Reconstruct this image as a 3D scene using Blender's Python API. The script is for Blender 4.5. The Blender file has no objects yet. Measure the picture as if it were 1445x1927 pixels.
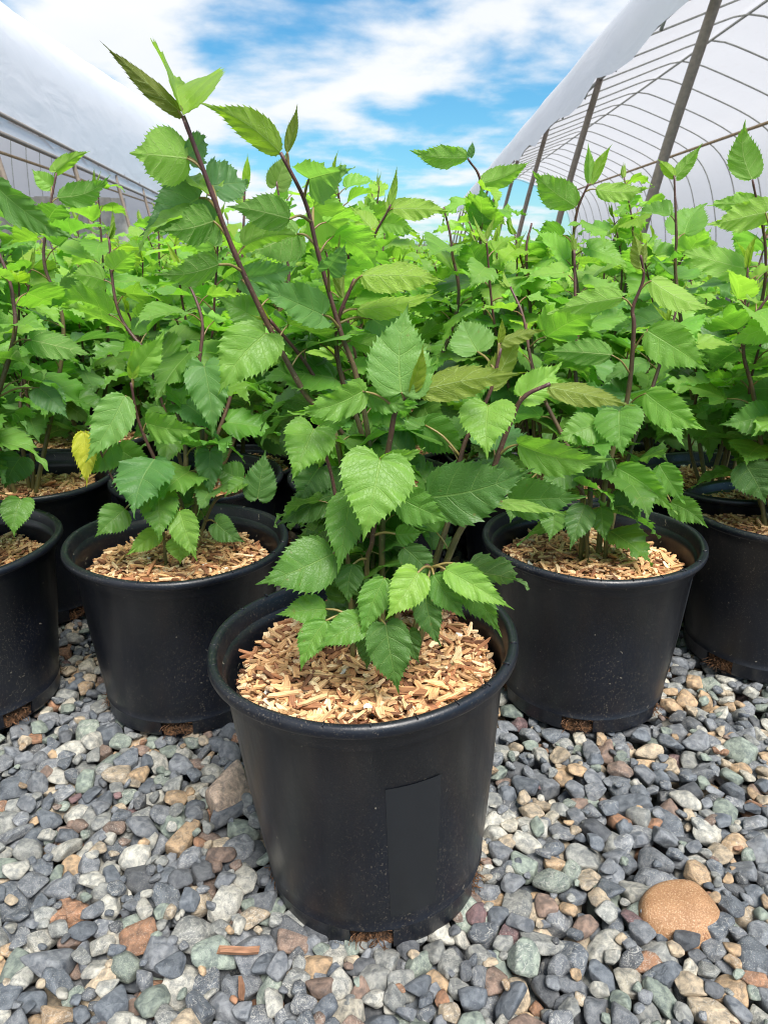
import bpy, bmesh, math, random
import numpy as np
from math import radians, sin, cos, tan, pi
from mathutils import Vector

SC = bpy.context.scene
COL = SC.collection
RNG = np.random.default_rng(11)
random.seed(11)

# ------------------------------------------------------------------ camera
PITCH = 20.0
FPX = 1391.0
CAM = np.array([0.0, 0.0, 0.636])
cd = bpy.data.cameras.new('camera')
cd.sensor_fit = 'VERTICAL'; cd.sensor_height = 36.0; cd.lens = FPX / 1927.0 * 36.0
cd.clip_start = 0.02; cd.clip_end = 3000
cd.dof.use_dof = True; cd.dof.focus_distance = 0.72; cd.dof.aperture_fstop = 22.0
cam = bpy.data.objects.new('camera', cd); COL.objects.link(cam)
cam.location = CAM; cam.rotation_euler = (radians(90 - PITCH), 0, 0)
SC.camera = cam

# ------------------------------------------------------------------ sky + sun
SUN_EL, SUN_AZ = 60.0, 152.0       # azimuth from +Y towards +X
w = bpy.data.worlds.new('World'); SC.world = w; w.use_nodes = True
nt = w.node_tree; N = nt.nodes; L = nt.links
for n in list(N): N.remove(n)
out = N.new('ShaderNodeOutputWorld'); bg = N.new('ShaderNodeBackground')
bg.inputs['Strength'].default_value = 0.13
sky = N.new('ShaderNodeTexSky'); sky.sky_type = 'NISHITA'; sky.sun_disc = False
sky.sun_elevation = radians(SUN_EL); sky.sun_rotation = radians(SUN_AZ)
sky.air_density = 1.0; sky.dust_density = 0.2; sky.ozone_density = 6.0
tc = N.new('ShaderNodeTexCoord')
sep = N.new('ShaderNodeSeparateXYZ'); L.new(tc.outputs['Generated'], sep.inputs[0])
def mth(op, a, b=None, c=None):
    m = N.new('ShaderNodeMath'); m.operation = op
    for i, v in enumerate((a, b, c)):
        if v is None: continue
        if isinstance(v, (int, float)): m.inputs[i].default_value = v
        else: L.new(v, m.inputs[i])
    return m.outputs[0]
zz = mth('ADD', mth('MAXIMUM', sep.outputs['Z'], 0.0), 0.16)
cb = N.new('ShaderNodeCombineXYZ')
L.new(mth('DIVIDE', sep.outputs['X'], zz), cb.inputs[0]); L.new(mth('DIVIDE', sep.outputs['Y'], zz), cb.inputs[1])
mp = N.new('ShaderNodeMapping'); mp.inputs['Location'].default_value = (4.4, 4.4, 5.0)
mp.inputs['Scale'].default_value = (1.0, 0.95, 1.0)
L.new(cb.outputs[0], mp.inputs[0])
n1 = N.new('ShaderNodeTexNoise'); n1.inputs['Scale'].default_value = 1.7; n1.inputs['Detail'].default_value = 9
n1.inputs['Roughness'].default_value = 0.53; n1.inputs['Distortion'].default_value = 0.12
L.new(mp.outputs[0], n1.inputs['Vector'])
# more cloud towards the left (-X)
bias = mth('MULTIPLY', sep.outputs['X'], -0.14)
cov = mth('ADD', n1.outputs[0], bias)
mr = N.new('ShaderNodeMapRange'); mr.interpolation_type = 'SMOOTHSTEP'
mr.inputs['From Min'].default_value = 0.39; mr.inputs['From Max'].default_value = 0.60
L.new(cov, mr.inputs['Value'])
sc_ = N.new('ShaderNodeSeparateColor'); L.new(sky.outputs[0], sc_.inputs[0])
tint = N.new('ShaderNodeCombineColor')          # deeper, cleaner blue than the bare model gives
for i_, (pw_, k_) in enumerate(((1.1, 1.75), (0.85, 2.75), (0.7, 3.1))):
    L.new(mth('MULTIPLY', mth('POWER', mth('DIVIDE', sc_.outputs[i_], 6.0), pw_), k_), tint.inputs[i_])
mx = N.new('ShaderNodeMix'); mx.data_type = 'RGBA'
n2 = N.new('ShaderNodeTexNoise'); n2.inputs['Scale'].default_value = 2.3; n2.inputs['Detail'].default_value = 4
L.new(mp.outputs[0], n2.inputs['Vector'])
cw = N.new('ShaderNodeMix'); cw.data_type = 'RGBA'
cw.inputs[6].default_value = (3.05, 3.25, 3.5, 1); cw.inputs[7].default_value = (3.75, 3.79, 3.84, 1)
L.new(n2.outputs[0], cw.inputs[0])
L.new(mr.outputs[0], mx.inputs[0]); L.new(tint.outputs[0], mx.inputs[6]); L.new(cw.outputs[2], mx.inputs[7])
L.new(mx.outputs[2], bg.inputs['Color']); L.new(bg.outputs[0], out.inputs['Surface'])

sd = bpy.data.lights.new('sun', 'SUN'); sd.energy = 3.6; sd.angle = radians(30); sd.color = (1.0, 0.96, 0.9)
so = bpy.data.objects.new('sun', sd); COL.objects.link(so)
sdir = Vector((sin(radians(SUN_AZ)) * cos(radians(SUN_EL)), cos(radians(SUN_AZ)) * cos(radians(SUN_EL)), sin(radians(SUN_EL))))
so.rotation_euler = sdir.to_track_quat('Z', 'Y').to_euler()

SC.view_settings.view_transform = 'Standard'; SC.view_settings.look = 'None'
SC.view_settings.exposure = 1.12; SC.view_settings.gamma = 1.0
SC.render.engine = 'CYCLES'
SC.cycles.use_denoising = True
SC.cycles.denoising_input_passes = 'RGB_ALBEDO_NORMAL'; SC.cycles.denoising_prefilter = 'ACCURATE'
SC.cycles.filter_width = 1.05
SC.cycles.max_bounces = 8; SC.cycles.transparent_max_bounces = 8
SC.cycles.diffuse_bounces = 4; SC.cycles.transmission_bounces = 6

# ------------------------------------------------------------------ helpers
def s2l(r, g, b):
    f = lambda c: (c / 255 / 12.92) if c / 255 <= 0.04045 else ((c / 255 + 0.055) / 1.055) ** 2.4
    return np.array([f(r), f(g), f(b)])
CP, SP = cos(radians(PITCH)), sin(radians(PITCH))
def ray(px, py):
    cx = (px - 722.5) / FPX; cy = (963.5 - py) / FPX
    return np.array([cx, CP + cy * SP, -SP + cy * CP])
def at(px, py, D):
    d = ray(px, py); return CAM + d * (D / d[1])
def on_ground(px, py, z=0.0):
    d = ray(px, py); return CAM + d * ((z - CAM[2]) / d[2])
def depth(p):
    q = np.asarray(p) - CAM
    return q[1] * CP - q[2] * SP
def unit(v):
    v = np.asarray(v, float); n = np.linalg.norm(v)
    return v / n if n > 1e-9 else v

class Geo:
    """collects vertices, faces and per-vertex attributes; build() links ONE mesh object"""
    def __init__(s): s.v = []; s.f = []; s.c = []; s.a = []; s.n = 0
    def add(s, v, f, col, lf=None):
        v = np.asarray(v, float); n = len(v)
        if n == 0: return
        s.v.append(v)
        f = np.asarray(f, int); s.f.append(f + s.n)
        col = np.asarray(col, float)
        if col.ndim == 1: col = np.tile(col[:3], (n, 1))
        s.c.append(col[:, :3])
        s.a.append(np.zeros((n, 3)) if lf is None else lf)
        s.n += n
    def mesh(s, name, mat, smooth=True):
        me = bpy.data.meshes.new(name)
        V = np.concatenate(s.v)
        me.vertices.add(len(V)); me.vertices.foreach_set('co', V.astype(np.float32).ravel())
        li = []; tot = []
        for f in s.f:
            li.append(f.ravel()); tot.append(np.full(len(f), f.shape[1]))
        li = np.concatenate(li); tot = np.concatenate(tot)
        me.loops.add(len(li)); me.loops.foreach_set('vertex_index', li.astype(np.int32))
        me.polygons.add(len(tot))
        st = np.concatenate([[0], np.cumsum(tot)[:-1]])
        me.polygons.foreach_set('loop_start', st.astype(np.int32))
        me.polygons.foreach_set('loop_total', tot.astype(np.int32))
        me.polygons.foreach_set('use_smooth', np.full(len(tot), bool(smooth)))
        C4 = np.concatenate([np.concatenate(s.c), np.ones((len(V), 1))], 1)
        at_ = me.attributes.new('col', 'FLOAT_COLOR', 'POINT'); at_.data.foreach_set('color', C4.astype(np.float32).ravel())
        al = me.attributes.new('lf', 'FLOAT_VECTOR', 'POINT'); al.data.foreach_set('vector', np.concatenate(s.a).astype(np.float32).ravel())
        me.update(calc_edges=True); me.validate()
        if mat: me.materials.append(mat)
        return me
    def build(s, name, mat, parent=None, smooth=True):
        return link(name, s.mesh(name, mat, smooth), parent)

def link(name, data, parent=None, loc=None):
    o = bpy.data.objects.new(name, data); COL.objects.link(o)
    if parent is not None: o.parent = parent
    if loc is not None: o.location = loc
    return o
def tag(o, label=None, cat=None, group=None, kind=None):
    if label: o['label'] = label
    if cat: o['category'] = cat
    if group: o['group'] = group
    if kind: o['kind'] = kind
    return o
def copy_tree(o, parent=None):
    c = o.copy(); COL.objects.link(c)
    if parent is not None: c.parent = parent
    for ch in list(o.children): copy_tree(ch, c)
    return c

def tube(pts, rad, k=8, cap=True):
    pts = np.asarray(pts, float); n = len(pts); rad = np.broadcast_to(rad, (n,))
    tg = np.gradient(pts, axis=0); tg /= np.linalg.norm(tg, axis=1)[:, None] + 1e-12
    u = np.cross(tg[0], [0.3, 0.9, 0.1]); u = unit(u); V = []
    for i in range(n):
        u = unit(u - tg[i] * np.dot(u, tg[i])); b = np.cross(tg[i], u)
        a = np.arange(k) * 2 * pi / k
        V.append(pts[i] + rad[i] * (np.cos(a)[:, None] * u + np.sin(a)[:, None] * b))
    V = np.concatenate(V); F = []
    for i in range(n - 1):
        for j in range(k):
            j2 = (j + 1) % k
            F.append((i * k + j, i * k + j2, (i + 1) * k + j2, (i + 1) * k + j))
    if cap:
        V = np.concatenate([V, pts[:1], pts[-1:]]); a, b = n * k, n * k + 1
        for j in range(k):
            j2 = (j + 1) % k
            F.append((a, j2, j, j)); F.append((b, (n - 1) * k + j, (n - 1) * k + j2, (n - 1) * k + j2))
    return V, F
def add_tube(g, pts, rad, col, k=8):
    V, F = tube(pts, rad, k)
    q = [f for f in F if f[2] != f[3]]; t = [f[:3] for f in F if f[2] == f[3]]
    n0 = g.n
    g.add(V, q, col)
    if t: g.f.append(np.array(t) + n0)
def add_box(g, lo, hi, col=(0.5, 0.5, 0.5)):
    x0, y0, z0 = lo; x1, y1, z1 = hi
    V = [(x0, y0, z0), (x1, y0, z0), (x1, y1, z0), (x0, y1, z0), (x0, y0, z1), (x1, y0, z1), (x1, y1, z1), (x0, y1, z1)]
    F = [(0, 3, 2, 1), (4, 5, 6, 7), (0, 1, 5, 4), (1, 2, 6, 5), (2, 3, 7, 6), (3, 0, 4, 7)]
    g.add(V, F, col)
def spline(pts, n):
    """Catmull-Rom through pts, n samples"""
    p = np.asarray(pts, float)
    if len(p) == 2: return p[0] + (p[1] - p[0]) * np.linspace(0, 1, n)[:, None]
    q = np.concatenate([[2 * p[0] - p[1]], p, [2 * p[-1] - p[-2]]])
    t = np.linspace(0, len(p) - 1 - 1e-6, n); i = t.astype(int); u = (t - i)[:, None]
    a, b, c, d = q[i], q[i + 1], q[i + 2], q[i + 3]
    return 0.5 * (2 * b + (c - a) * u + (2 * a - 5 * b + 4 * c - d) * u ** 2 + (3 * b - a - 3 * c + d) * u ** 3)

# ------------------------------------------------------------------ materials
class Mat:
    def __init__(s, name):
        s.m = bpy.data.materials.new(name); s.m.use_nodes = True
        s.t = s.m.node_tree; s.N = s.t.nodes; s.L = s.t.links
        s.bsdf = s.N['Principled BSDF']; s.out = s.N['Material Output']
    def node(s, t, **kw):
        n = s.N.new(t)
        for k, v in kw.items():
            if hasattr(n, k): setattr(n, k, v)
        return n
    def set(s, sock, v):
        if hasattr(v, 'is_output') or isinstance(v, bpy.types.NodeSocket): s.L.new(v, sock)
        else: sock.default_value = v
    def math(s, op, a, b=0.0, c=0.0, clamp=False):
        m = s.N.new('ShaderNodeMath'); m.operation = op; m.use_clamp = clamp
        for i, v in enumerate((a, b, c)): s.set(m.inputs[i], v)
        return m.outputs[0]
    def mix(s, f, a, b, blend='MIX'):
        m = s.N.new('ShaderNodeMix'); m.data_type = 'RGBA'; m.blend_type = blend
        s.set(m.inputs[0], f)
        for i, v in ((6, a), (7, b)):
            s.set(m.inputs[i], v if isinstance(v, bpy.types.NodeSocket) else (*v[:3], 1))
        return m.outputs[2]
    def noise(s, vec, scale, detail=4, rough=0.55, dist=0.0):
        n = s.N.new('ShaderNodeTexNoise'); n.inputs['Scale'].default_value = scale
        n.inputs['Detail'].default_value = detail; n.inputs['Roughness'].default_value = rough
        n.inputs['Distortion'].default_value = dist
        if vec is not None: s.L.new(vec, n.inputs['Vector'])
        return n.outputs[0]
    def ramp(s, v, lo, hi, a=0.0, b=1.0, smooth=True):
        m = s.N.new('ShaderNodeMapRange'); m.interpolation_type = 'SMOOTHSTEP' if smooth else 'LINEAR'
        s.set(m.inputs['Value'], v); m.inputs['From Min'].default_value = lo; m.inputs['From Max'].default_value = hi
        m.inputs['To Min'].default_value = a; m.inputs['To Max'].default_value = b
        return m.outputs[0]
    def attr(s, name): n = s.N.new('ShaderNodeAttribute'); n.attribute_name = name; return n
    def obj(s): return s.N.new('ShaderNodeTexCoord').outputs['Object']
    def mapv(s, vec, scale):
        m = s.N.new('ShaderNodeMapping'); m.inputs['Scale'].default_value = scale; s.L.new(vec, m.inputs[0]); return m.outputs[0]
    def bump(s, h, strength=0.3, dist=0.001, normal=None):
        b = s.N.new('ShaderNodeBump'); b.inputs['Strength'].default_value = strength; b.inputs['Distance'].default_value = dist
        s.L.new(h, b.inputs['Height'])
        if normal is not None: s.L.new(normal, b.inputs['Normal'])
        return b.outputs[0]
    def P(s, **kw):
        for k, v in kw.items(): s.set(s.bsdf.inputs[k.replace('_', ' ')], v)

def leaf_material():
    M = Mat('mulberry_leaf')
    col = M.attr('col').outputs['Color']; lf = M.attr('lf').outputs['Vector']
    sp = M.node('ShaderNodeSeparateXYZ'); M.L.new(lf, sp.inputs[0]); u, v, fl = sp.outputs
    blade = M.math('GREATER_THAN', fl, 0.5)
    back = M.node('ShaderNodeNewGeometry').outputs['Backfacing']
    uc = M.math('SUBTRACT', u, M.math('MULTIPLY', M.math('MULTIPLY', v, v), 0.055))       # laterals curve towards the tip
    t = M.math('FRACT', M.math('ADD', M.math('MULTIPLY', M.math('POWER', M.math('MAXIMUM', uc, 0.0), 0.85), M.math('ADD', 4.3, M.math('MULTIPLY', fl, 1.6))), 0.5))
    dist = M.math('ABSOLUTE', M.math('SUBTRACT', t, 0.5))
    lat = M.math('MULTIPLY', M.ramp(dist, 0.045, 0.008), M.ramp(v, 1.0, 0.6))
    mid = M.ramp(v, 0.045, 0.014)
    cb = M.node('ShaderNodeCombineXYZ'); M.L.new(M.math('MULTIPLY', uc, 24), cb.inputs[0]); M.L.new(M.math('MULTIPLY', v, 8), cb.inputs[1]); M.L.new(M.math('MULTIPLY', fl, 31), cb.inputs[2])
    vo = M.node('ShaderNodeTexVoronoi'); vo.feature = 'DISTANCE_TO_EDGE'; vo.inputs['Scale'].default_value = 1.0; M.L.new(cb.outputs[0], vo.inputs['Vector'])
    ret = M.ramp(vo.outputs['Distance'], 0.10, 0.01)
    big = M.math('MULTIPLY', M.math('MAXIMUM', mid, M.math('MULTIPLY', lat, 0.75)), blade)
    ret = M.math('MULTIPLY', ret, blade)
    # upper side: mottling, pale veins; under side: paler, stronger veins
    mott = M.noise(M.obj(), 70, 4)
    up = M.mix(M.ramp(mott, 0.35, 0.7, 0.0, 0.30), col, M.mix(1.0, col, (1.45, 1.3, 1.0), 'MULTIPLY'))
    veinc = M.mix(0.55, M.mix(1.0, col, (2.0, 1.7, 1.6), 'MULTIPLY'), (0.30, 0.42, 0.14))
    up = M.mix(M.math('ADD', M.math('MULTIPLY', big, 0.46), M.math('MULTIPLY', ret, 0.11)), up, veinc)
    spot = M.math('MULTIPLY', M.ramp(M.noise(M.obj(), 150, 2, 0.5, 0.3), 0.715, 0.745), blade)
    up = M.mix(M.math('MULTIPLY', spot, 0.55), up, (0.22, 0.19, 0.06))
    dn0 = M.mix(0.22, M.mix(1.0, col, (1.35, 1.25, 1.2), 'MULTIPLY'), (0.22, 0.33, 0.14))
    dn = M.mix(M.math('ADD', M.math('MULTIPLY', big, 0.85), M.math('MULTIPLY', ret, 0.30)), dn0, (0.50, 0.62, 0.24))
    dn = M.mix(blade, col, dn); up = M.mix(blade, col, up)
    base = M.mix(back, up, dn)
    qu = M.math('MULTIPLY', M.math('MULTIPLY', M.ramp(dist, 0.0, 0.42), M.ramp(v, 0.0, 0.5, 0.3, 1.0)), -1.0)
    qu = M.math('MULTIPLY', M.math('SUBTRACT', 0.0, qu), blade)
    h = M.math('ADD', M.math('MULTIPLY', big, -0.6), M.math('ADD', M.math('MULTIPLY', ret, M.math('ADD', -0.22, M.math('MULTIPLY', back, -0.4))), M.math('ADD', M.math('MULTIPLY', qu, 1.0), M.math('MULTIPLY', M.noise(M.obj(), 420, 3), 0.5))))
    bmp = M.bump(h, 0.7, 0.0011)
    M.P(Base_Color=base, Roughness=M.mix(back, (0.42,) * 3, (0.62,) * 3), Normal=bmp)
    M.bsdf.inputs['Specular IOR Level'].default_value = 0.45
    tr = M.node('ShaderNodeBsdfTranslucent'); M.L.new(bmp, tr.inputs['Normal'])
    tcol = M.mix(1.0, M.mix(M.math('MULTIPLY', big, 0.35), col, veinc), (1.60, 1.72, 0.70), 'MULTIPLY')
    M.L.new(tcol, tr.inputs['Color'])
    ms = M.node('ShaderNodeMixShader'); M.L.new(M.math('MULTIPLY', blade, 0.5), ms.inputs[0])
    M.L.new(M.bsdf.outputs[0], ms.inputs[1]); M.L.new(tr.outputs[0], ms.inputs[2]); M.L.new(ms.outputs[0], M.out.inputs['Surface'])
    return M.m
def stem_material():
    M = Mat('mulberry_bark'); col = M.attr('col').outputs['Color']; o = M.obj()
    n = M.noise(M.mapv(o, (1, 1, 0.35)), 260, 3)
    sp = M.ramp(M.noise(o, 600, 2), 0.62, 0.72)
    c = M.mix(M.ramp(n, 0.35, 0.7, 0, 0.5), col, M.mix(1.0, col, (1.8, 1.7, 1.5), 'MULTIPLY'))
    c = M.mix(M.math('MULTIPLY', sp, 0.5), c, (0.30, 0.25, 0.17))
    M.P(Base_Color=c, Roughness=0.5, Normal=M.bump(n, 0.4, 0.0006)); return M.m
def stone_material():
    M = Mat('gravel_stone'); col = M.attr('col').outputs['Color']; lf = M.attr('lf').outputs['Vector']
    sp = M.node('ShaderNodeSeparateXYZ'); M.L.new(lf, sp.inputs[0])
    o = M.obj()
    a = M.noise(o, 130, 6, 0.65, 0.4); b = M.noise(o, 900, 3, 0.6); c2 = M.noise(M.mapv(o, (1, 1, 3)), 60, 4, 0.6, 1.5)
    c = M.mix(M.ramp(a, 0.3, 0.72, 0, 1), M.mix(1.0, col, (0.50, 0.52, 0.55), 'MULTIPLY'), M.mix(1.0, col, (1.45, 1.40, 1.32), 'MULTIPLY'))
    spk = M.math('MULTIPLY', M.ramp(b, 0.56, 0.68), sp.outputs[0])
    c = M.mix(M.math('MULTIPLY', spk, 0.65), c, (0.50, 0.48, 0.42))
    spd = M.math('MULTIPLY', M.ramp(b, 0.44, 0.34), sp.outputs[0])
    c = M.mix(M.math('MULTIPLY', spd, 0.6), c, (0.05, 0.055, 0.06))
    vein = M.math('MULTIPLY', M.ramp(M.math('ABSOLUTE', M.math('SUBTRACT', c2, 0.5)), 0.018, 0.004), sp.outputs[1])
    c = M.mix(M.math('MULTIPLY', vein, 0.45), c, (0.55, 0.53, 0.48))
    h = M.math('ADD', M.math('MULTIPLY', a, 1.0), M.math('MULTIPLY', b, 0.35))
    M.P(Base_Color=c, Roughness=M.ramp(a, 0.3, 0.7, 0.62, 0.85), Normal=M.bump(h, 0.9, 0.003)); return M.m
def chip_material():
    M = Mat('wood_chip'); col = M.attr('col').outputs['Color']; lf = M.attr('lf').outputs['Vector']
    n = M.noise(M.mapv(lf, (70, 700, 700)), 1.0, 4, 0.6)
    c = M.mix(M.ramp(n, 0.3, 0.7), M.mix(1.0, col, (0.62, 0.56, 0.5), 'MULTIPLY'), M.mix(1.0, col, (1.25, 1.2, 1.15), 'MULTIPLY'))
    M.P(Base_Color=c, Roughness=0.75, Normal=M.bump(n, 0.5, 0.0008)); return M.m
def pot_material():
    M = Mat('black_nursery_plastic'); o = M.obj()
    big = M.noise(o, 9, 4); vert = M.noise(M.mapv(o, (1, 1, 0.12)), 40, 4)
    base = M.mix(M.ramp(big, 0.3, 0.75), (0.0040, 0.0053, 0.0090), (0.0078, 0.0098, 0.0160))
    base = M.mix(M.math('MULTIPLY', M.ramp(vert, 0.52, 0.8), 0.16), base, (0.030, 0.030, 0.031))
    area = M.ramp(M.noise(o, 7, 3), 0.40, 0.66)
    sp = M.ramp(M.noise(M.mapv(o, (1, 1, 0.7)), 520, 3, 0.6, 1.2), 0.60, 0.66)
    dirt = M.math('MULTIPLY', sp, M.math('ADD', M.math('MULTIPLY', area, 0.75), 0.25))
    sp2 = M.ramp(M.noise(o, 110, 2, 0.5, 0.8), 0.735, 0.755)
    c = M.mix(M.math('MULTIPLY', dirt, 0.55), base, (0.20, 0.17, 0.13))
    c = M.mix(M.math('MULTIPLY', sp2, 0.7), c, (0.30, 0.27, 0.21))
    h = M.math('ADD', M.noise(o, 500, 3), M.math('MULTIPLY', M.noise(M.mapv(o, (1, 1, 0.3)), 55, 3), 1.5))
    M.P(Base_Color=c, Roughness=M.ramp(vert, 0.3, 0.7, 0.30, 0.44), Normal=M.bump(h, 0.25, 0.0006))
    M.bsdf.inputs['Specular IOR Level'].default_value = 0.5
    return M.m
def root_material():
    M = Mat('roots_and_peat'); o = M.obj(); n = M.noise(o, 220, 5, 0.7, 1.0)
    M.P(Base_Color=M.mix(M.ramp(n, 0.35, 0.7), (0.012, 0.008, 0.005), (0.34, 0.16, 0.07)), Roughness=0.95, Normal=M.bump(n, 1.0, 0.004)); return M.m
def plain(name, col, rough=0.6, metal=0.0, noise=40, amt=0.35, bump=0.0):
    M = Mat(name); o = M.obj(); n = M.noise(o, noise, 5, 0.6)
    a = tuple(np.array(col) * (1 - amt)); b = tuple(np.array(col) * (1 + amt))
    M.P(Base_Color=M.mix(M.ramp(n, 0.3, 0.7), a, b), Roughness=rough, Metallic=metal)
    if bump: M.P(Normal=M.bump(n, bump, 0.01))
    return M.m
def film_material():
    M = Mat('white_greenhouse_film'); o = M.obj()
    n = M.noise(M.mapv(o, (1, 0.25, 1)), 2.2, 4, 0.5, 0.6); d = M.noise(M.mapv(o, (1, 0.5, 1)), 5, 6, 0.7, 0.5)
    c = M.mix(M.ramp(d, 0.55, 0.85, 0, 0.4), (0.90, 0.90, 0.92), (0.76, 0.74, 0.72))
    bmp = M.bump(n, 0.22, 0.12)
    M.P(Base_Color=c, Roughness=0.35, Normal=bmp)
    tr = M.node('ShaderNodeBsdfTranslucent'); M.L.new(M.mix(1.0, c, (.9, .9, .92), 'MULTIPLY'), tr.inputs['Color'])
    ms = M.node('ShaderNodeMixShader'); ms.inputs[0].default_value = 0.33
    M.L.new(M.bsdf.outputs[0], ms.inputs[1]); M.L.new(tr.outputs[0], ms.inputs[2]); M.L.new(ms.outputs[0], M.out.inputs['Surface'])
    return M.m
def ground_material():
    M = Mat('gravel_bed'); o = M.obj()
    vo = M.node('ShaderNodeTexVoronoi'); vo.inputs['Scale'].default_value = 34; M.L.new(o, vo.inputs['Vector'])
    ve = M.node('ShaderNodeTexVoronoi'); ve.feature = 'DISTANCE_TO_EDGE'; ve.inputs['Scale'].default_value = 34; M.L.new(o, ve.inputs['Vector'])
    sp = M.node('ShaderNodeSeparateColor'); M.L.new(vo.outputs['Color'], sp.inputs[0])
    c = M.mix(sp.outputs[0], (0.055, 0.06, 0.066), (0.16, 0.155, 0.14))
    e = M.ramp(ve.outputs['Distance'], 0.0, 0.16)
    c = M.mix(e, (0.03, 0.03, 0.03), c)
    M.P(Base_Color=c, Roughness=0.85, Normal=M.bump(e, 1.0, 0.01)); return M.m

MAT_LEAF, MAT_STEM, MAT_STONE, MAT_CHIP = leaf_material(), stem_material(), stone_material(), chip_material()
MAT_POT, MAT_ROOT, MAT_FILM, MAT_GROUND = pot_material(), root_material(), film_material(), ground_material()
MAT_STEEL = plain('weathered_steel_tube', (0.25, 0.20, 0.155), 0.5, 0.1, 30, 0.15)
MAT_GALV = plain('galvanised_tube', (0.44, 0.44, 0.39), 0.5, 0.1, 18, 0.2)
MAT_TIMBER = plain('weathered_timber', (0.42, 0.30, 0.16), 0.7, 0.0, 25, 0.3)
MAT_BOARD = plain('pale_wall_panel', (0.58, 0.55, 0.48), 0.7, 0.0, 6, 0.2)
MAT_REDACTION = plain('dull_grey_redaction', (0.0105, 0.0122, 0.0152), 0.5, 0.0, 60, 0.06)  # flat tone of the patches that stand for redacted print

# ------------------------------------------------------------------ pot layout (metres)
POT_H, POT_R0, POT_R1, RIM_R = 0.256, 0.1135, 0.1385, 0.150
HERO = np.array([-0.008, 0.640])
ROW0, STEP = 0.945, 0.300
def grid():
    cells = []
    r = 0
    while True:
        y = ROW0 + STEP * r
        if y > 7.2: break
        for c in range(-8, 6):
            x = -0.02 + 0.302 * c
            if x > 1.45 or x < -2.55: continue
            if abs(x) > 0.55 * y + 0.30: continue
            cells.append((r, c, x, y))
        r += 1
    return cells
CELLS = grid()
SPECIAL_XY = {(0, -1): (-0.288, 0.945), (0, 1): (0.294, 0.962), (0, -2): (-0.598, 0.93), (0, 2): (0.612, 1.065)}
POTS = []
for (r, c, x, y) in CELLS:
    if r == 0 and c == 0: continue              # its sapling is the one set out in front
    rg = random.Random(r * 101 + c)
    if (r, c) in SPECIAL_XY: px_, py_ = SPECIAL_XY[(r, c)]
    else: px_, py_ = x + rg.uniform(-.008, .008), y + rg.uniform(-.008, .008)
    POTS.append((r, c, px_, py_))
POT_XY = np.array([HERO] + [(p[2], p[3]) for p in POTS])

# ------------------------------------------------------------------ ground + gravel
def make_ground():
    g = Geo(); S = 400.0
    n = 2
    g.add([(-S, -S, -0.045), (S, -S, -0.045), (S, S, -0.045), (-S, S, -0.045)], [(0, 1, 2, 3)], (0.2, 0.2, 0.2))
    o = g.build('ground', MAT_GROUND, smooth=False); tag(o, kind='structure'); return o
make_ground()

def ico(sub):
    bm = bmesh.new(); bmesh.ops.create_icosphere(bm, subdivisions=sub, radius=1.0)
    bm.verts.ensure_lookup_table()
    V = np.array([v.co[:] for v in bm.verts]); F = np.array([[v.index for v in f.verts] for f in bm.faces]); bm.free()
    return V, F
ICO3, ICO2 = ico(4), ico(3)
def stone_shape(rg, dirs, round_=0.5):
    """rounded intersection of random planes: a chipped pebble"""
    k = rg.integers(9, 16)
    nrm = rg.normal(size=(k, 3)); nrm /= np.linalg.norm(nrm, axis=1)[:, None]
    nrm = np.concatenate([nrm, np.eye(3), -np.eye(3)]); h = rg.uniform(0.66, 1.0, len(nrm)); h[k:] = 1.0
    c = np.maximum(dirs @ nrm.T, 1e-3); r = h[None] / c
    p = 6 + 22 * (1 - round_)
    rr = (np.sum(r ** -p, axis=1)) ** (-1 / p)
    rr = rr / np.mean(rr)
    return dirs * rr[:, None]
PALETTE = [((114, 118, 124), .25), ((94, 100, 108), .20), ((132, 134, 132), .14), ((124, 134, 126), .08), ((162, 161, 154), .10),
           ((166, 152, 132), .075), ((166, 142, 114), .06), ((148, 112, 88), .02), ((124, 106, 96), .04), ((172, 167, 154), .02), ((84, 87, 92), .05), ((108, 86, 88), .008)]
PC = np.array([s2l(*p[0]) for p in PALETTE]); PW = np.array([p[1] for p in PALETTE]); PW /= PW.sum()
PROTO_RG = np.random.default_rng(5)
PROT = []
for i in range(40):
    sd_ = PROTO_RG.integers(1 << 30); rd = PROTO_RG.uniform(0.2, 0.85)
    PROT.append((stone_shape(np.random.default_rng(sd_), ICO3[0], rd), stone_shape(np.random.default_rng(sd_), ICO2[0], rd)))
def rotm(ax, ay, az):
    cx, sx, cy, sy, cz, sz = cos(ax), sin(ax), cos(ay), sin(ay), cos(az), sin(az)
    return np.array([[cz, -sz, 0], [sz, cz, 0], [0, 0, 1]]) @ np.array([[cy, 0, sy], [0, 1, 0], [-sy, 0, cy]]) @ np.array([[1, 0, 0], [0, cx, -sx], [0, sx, cx]])

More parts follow.
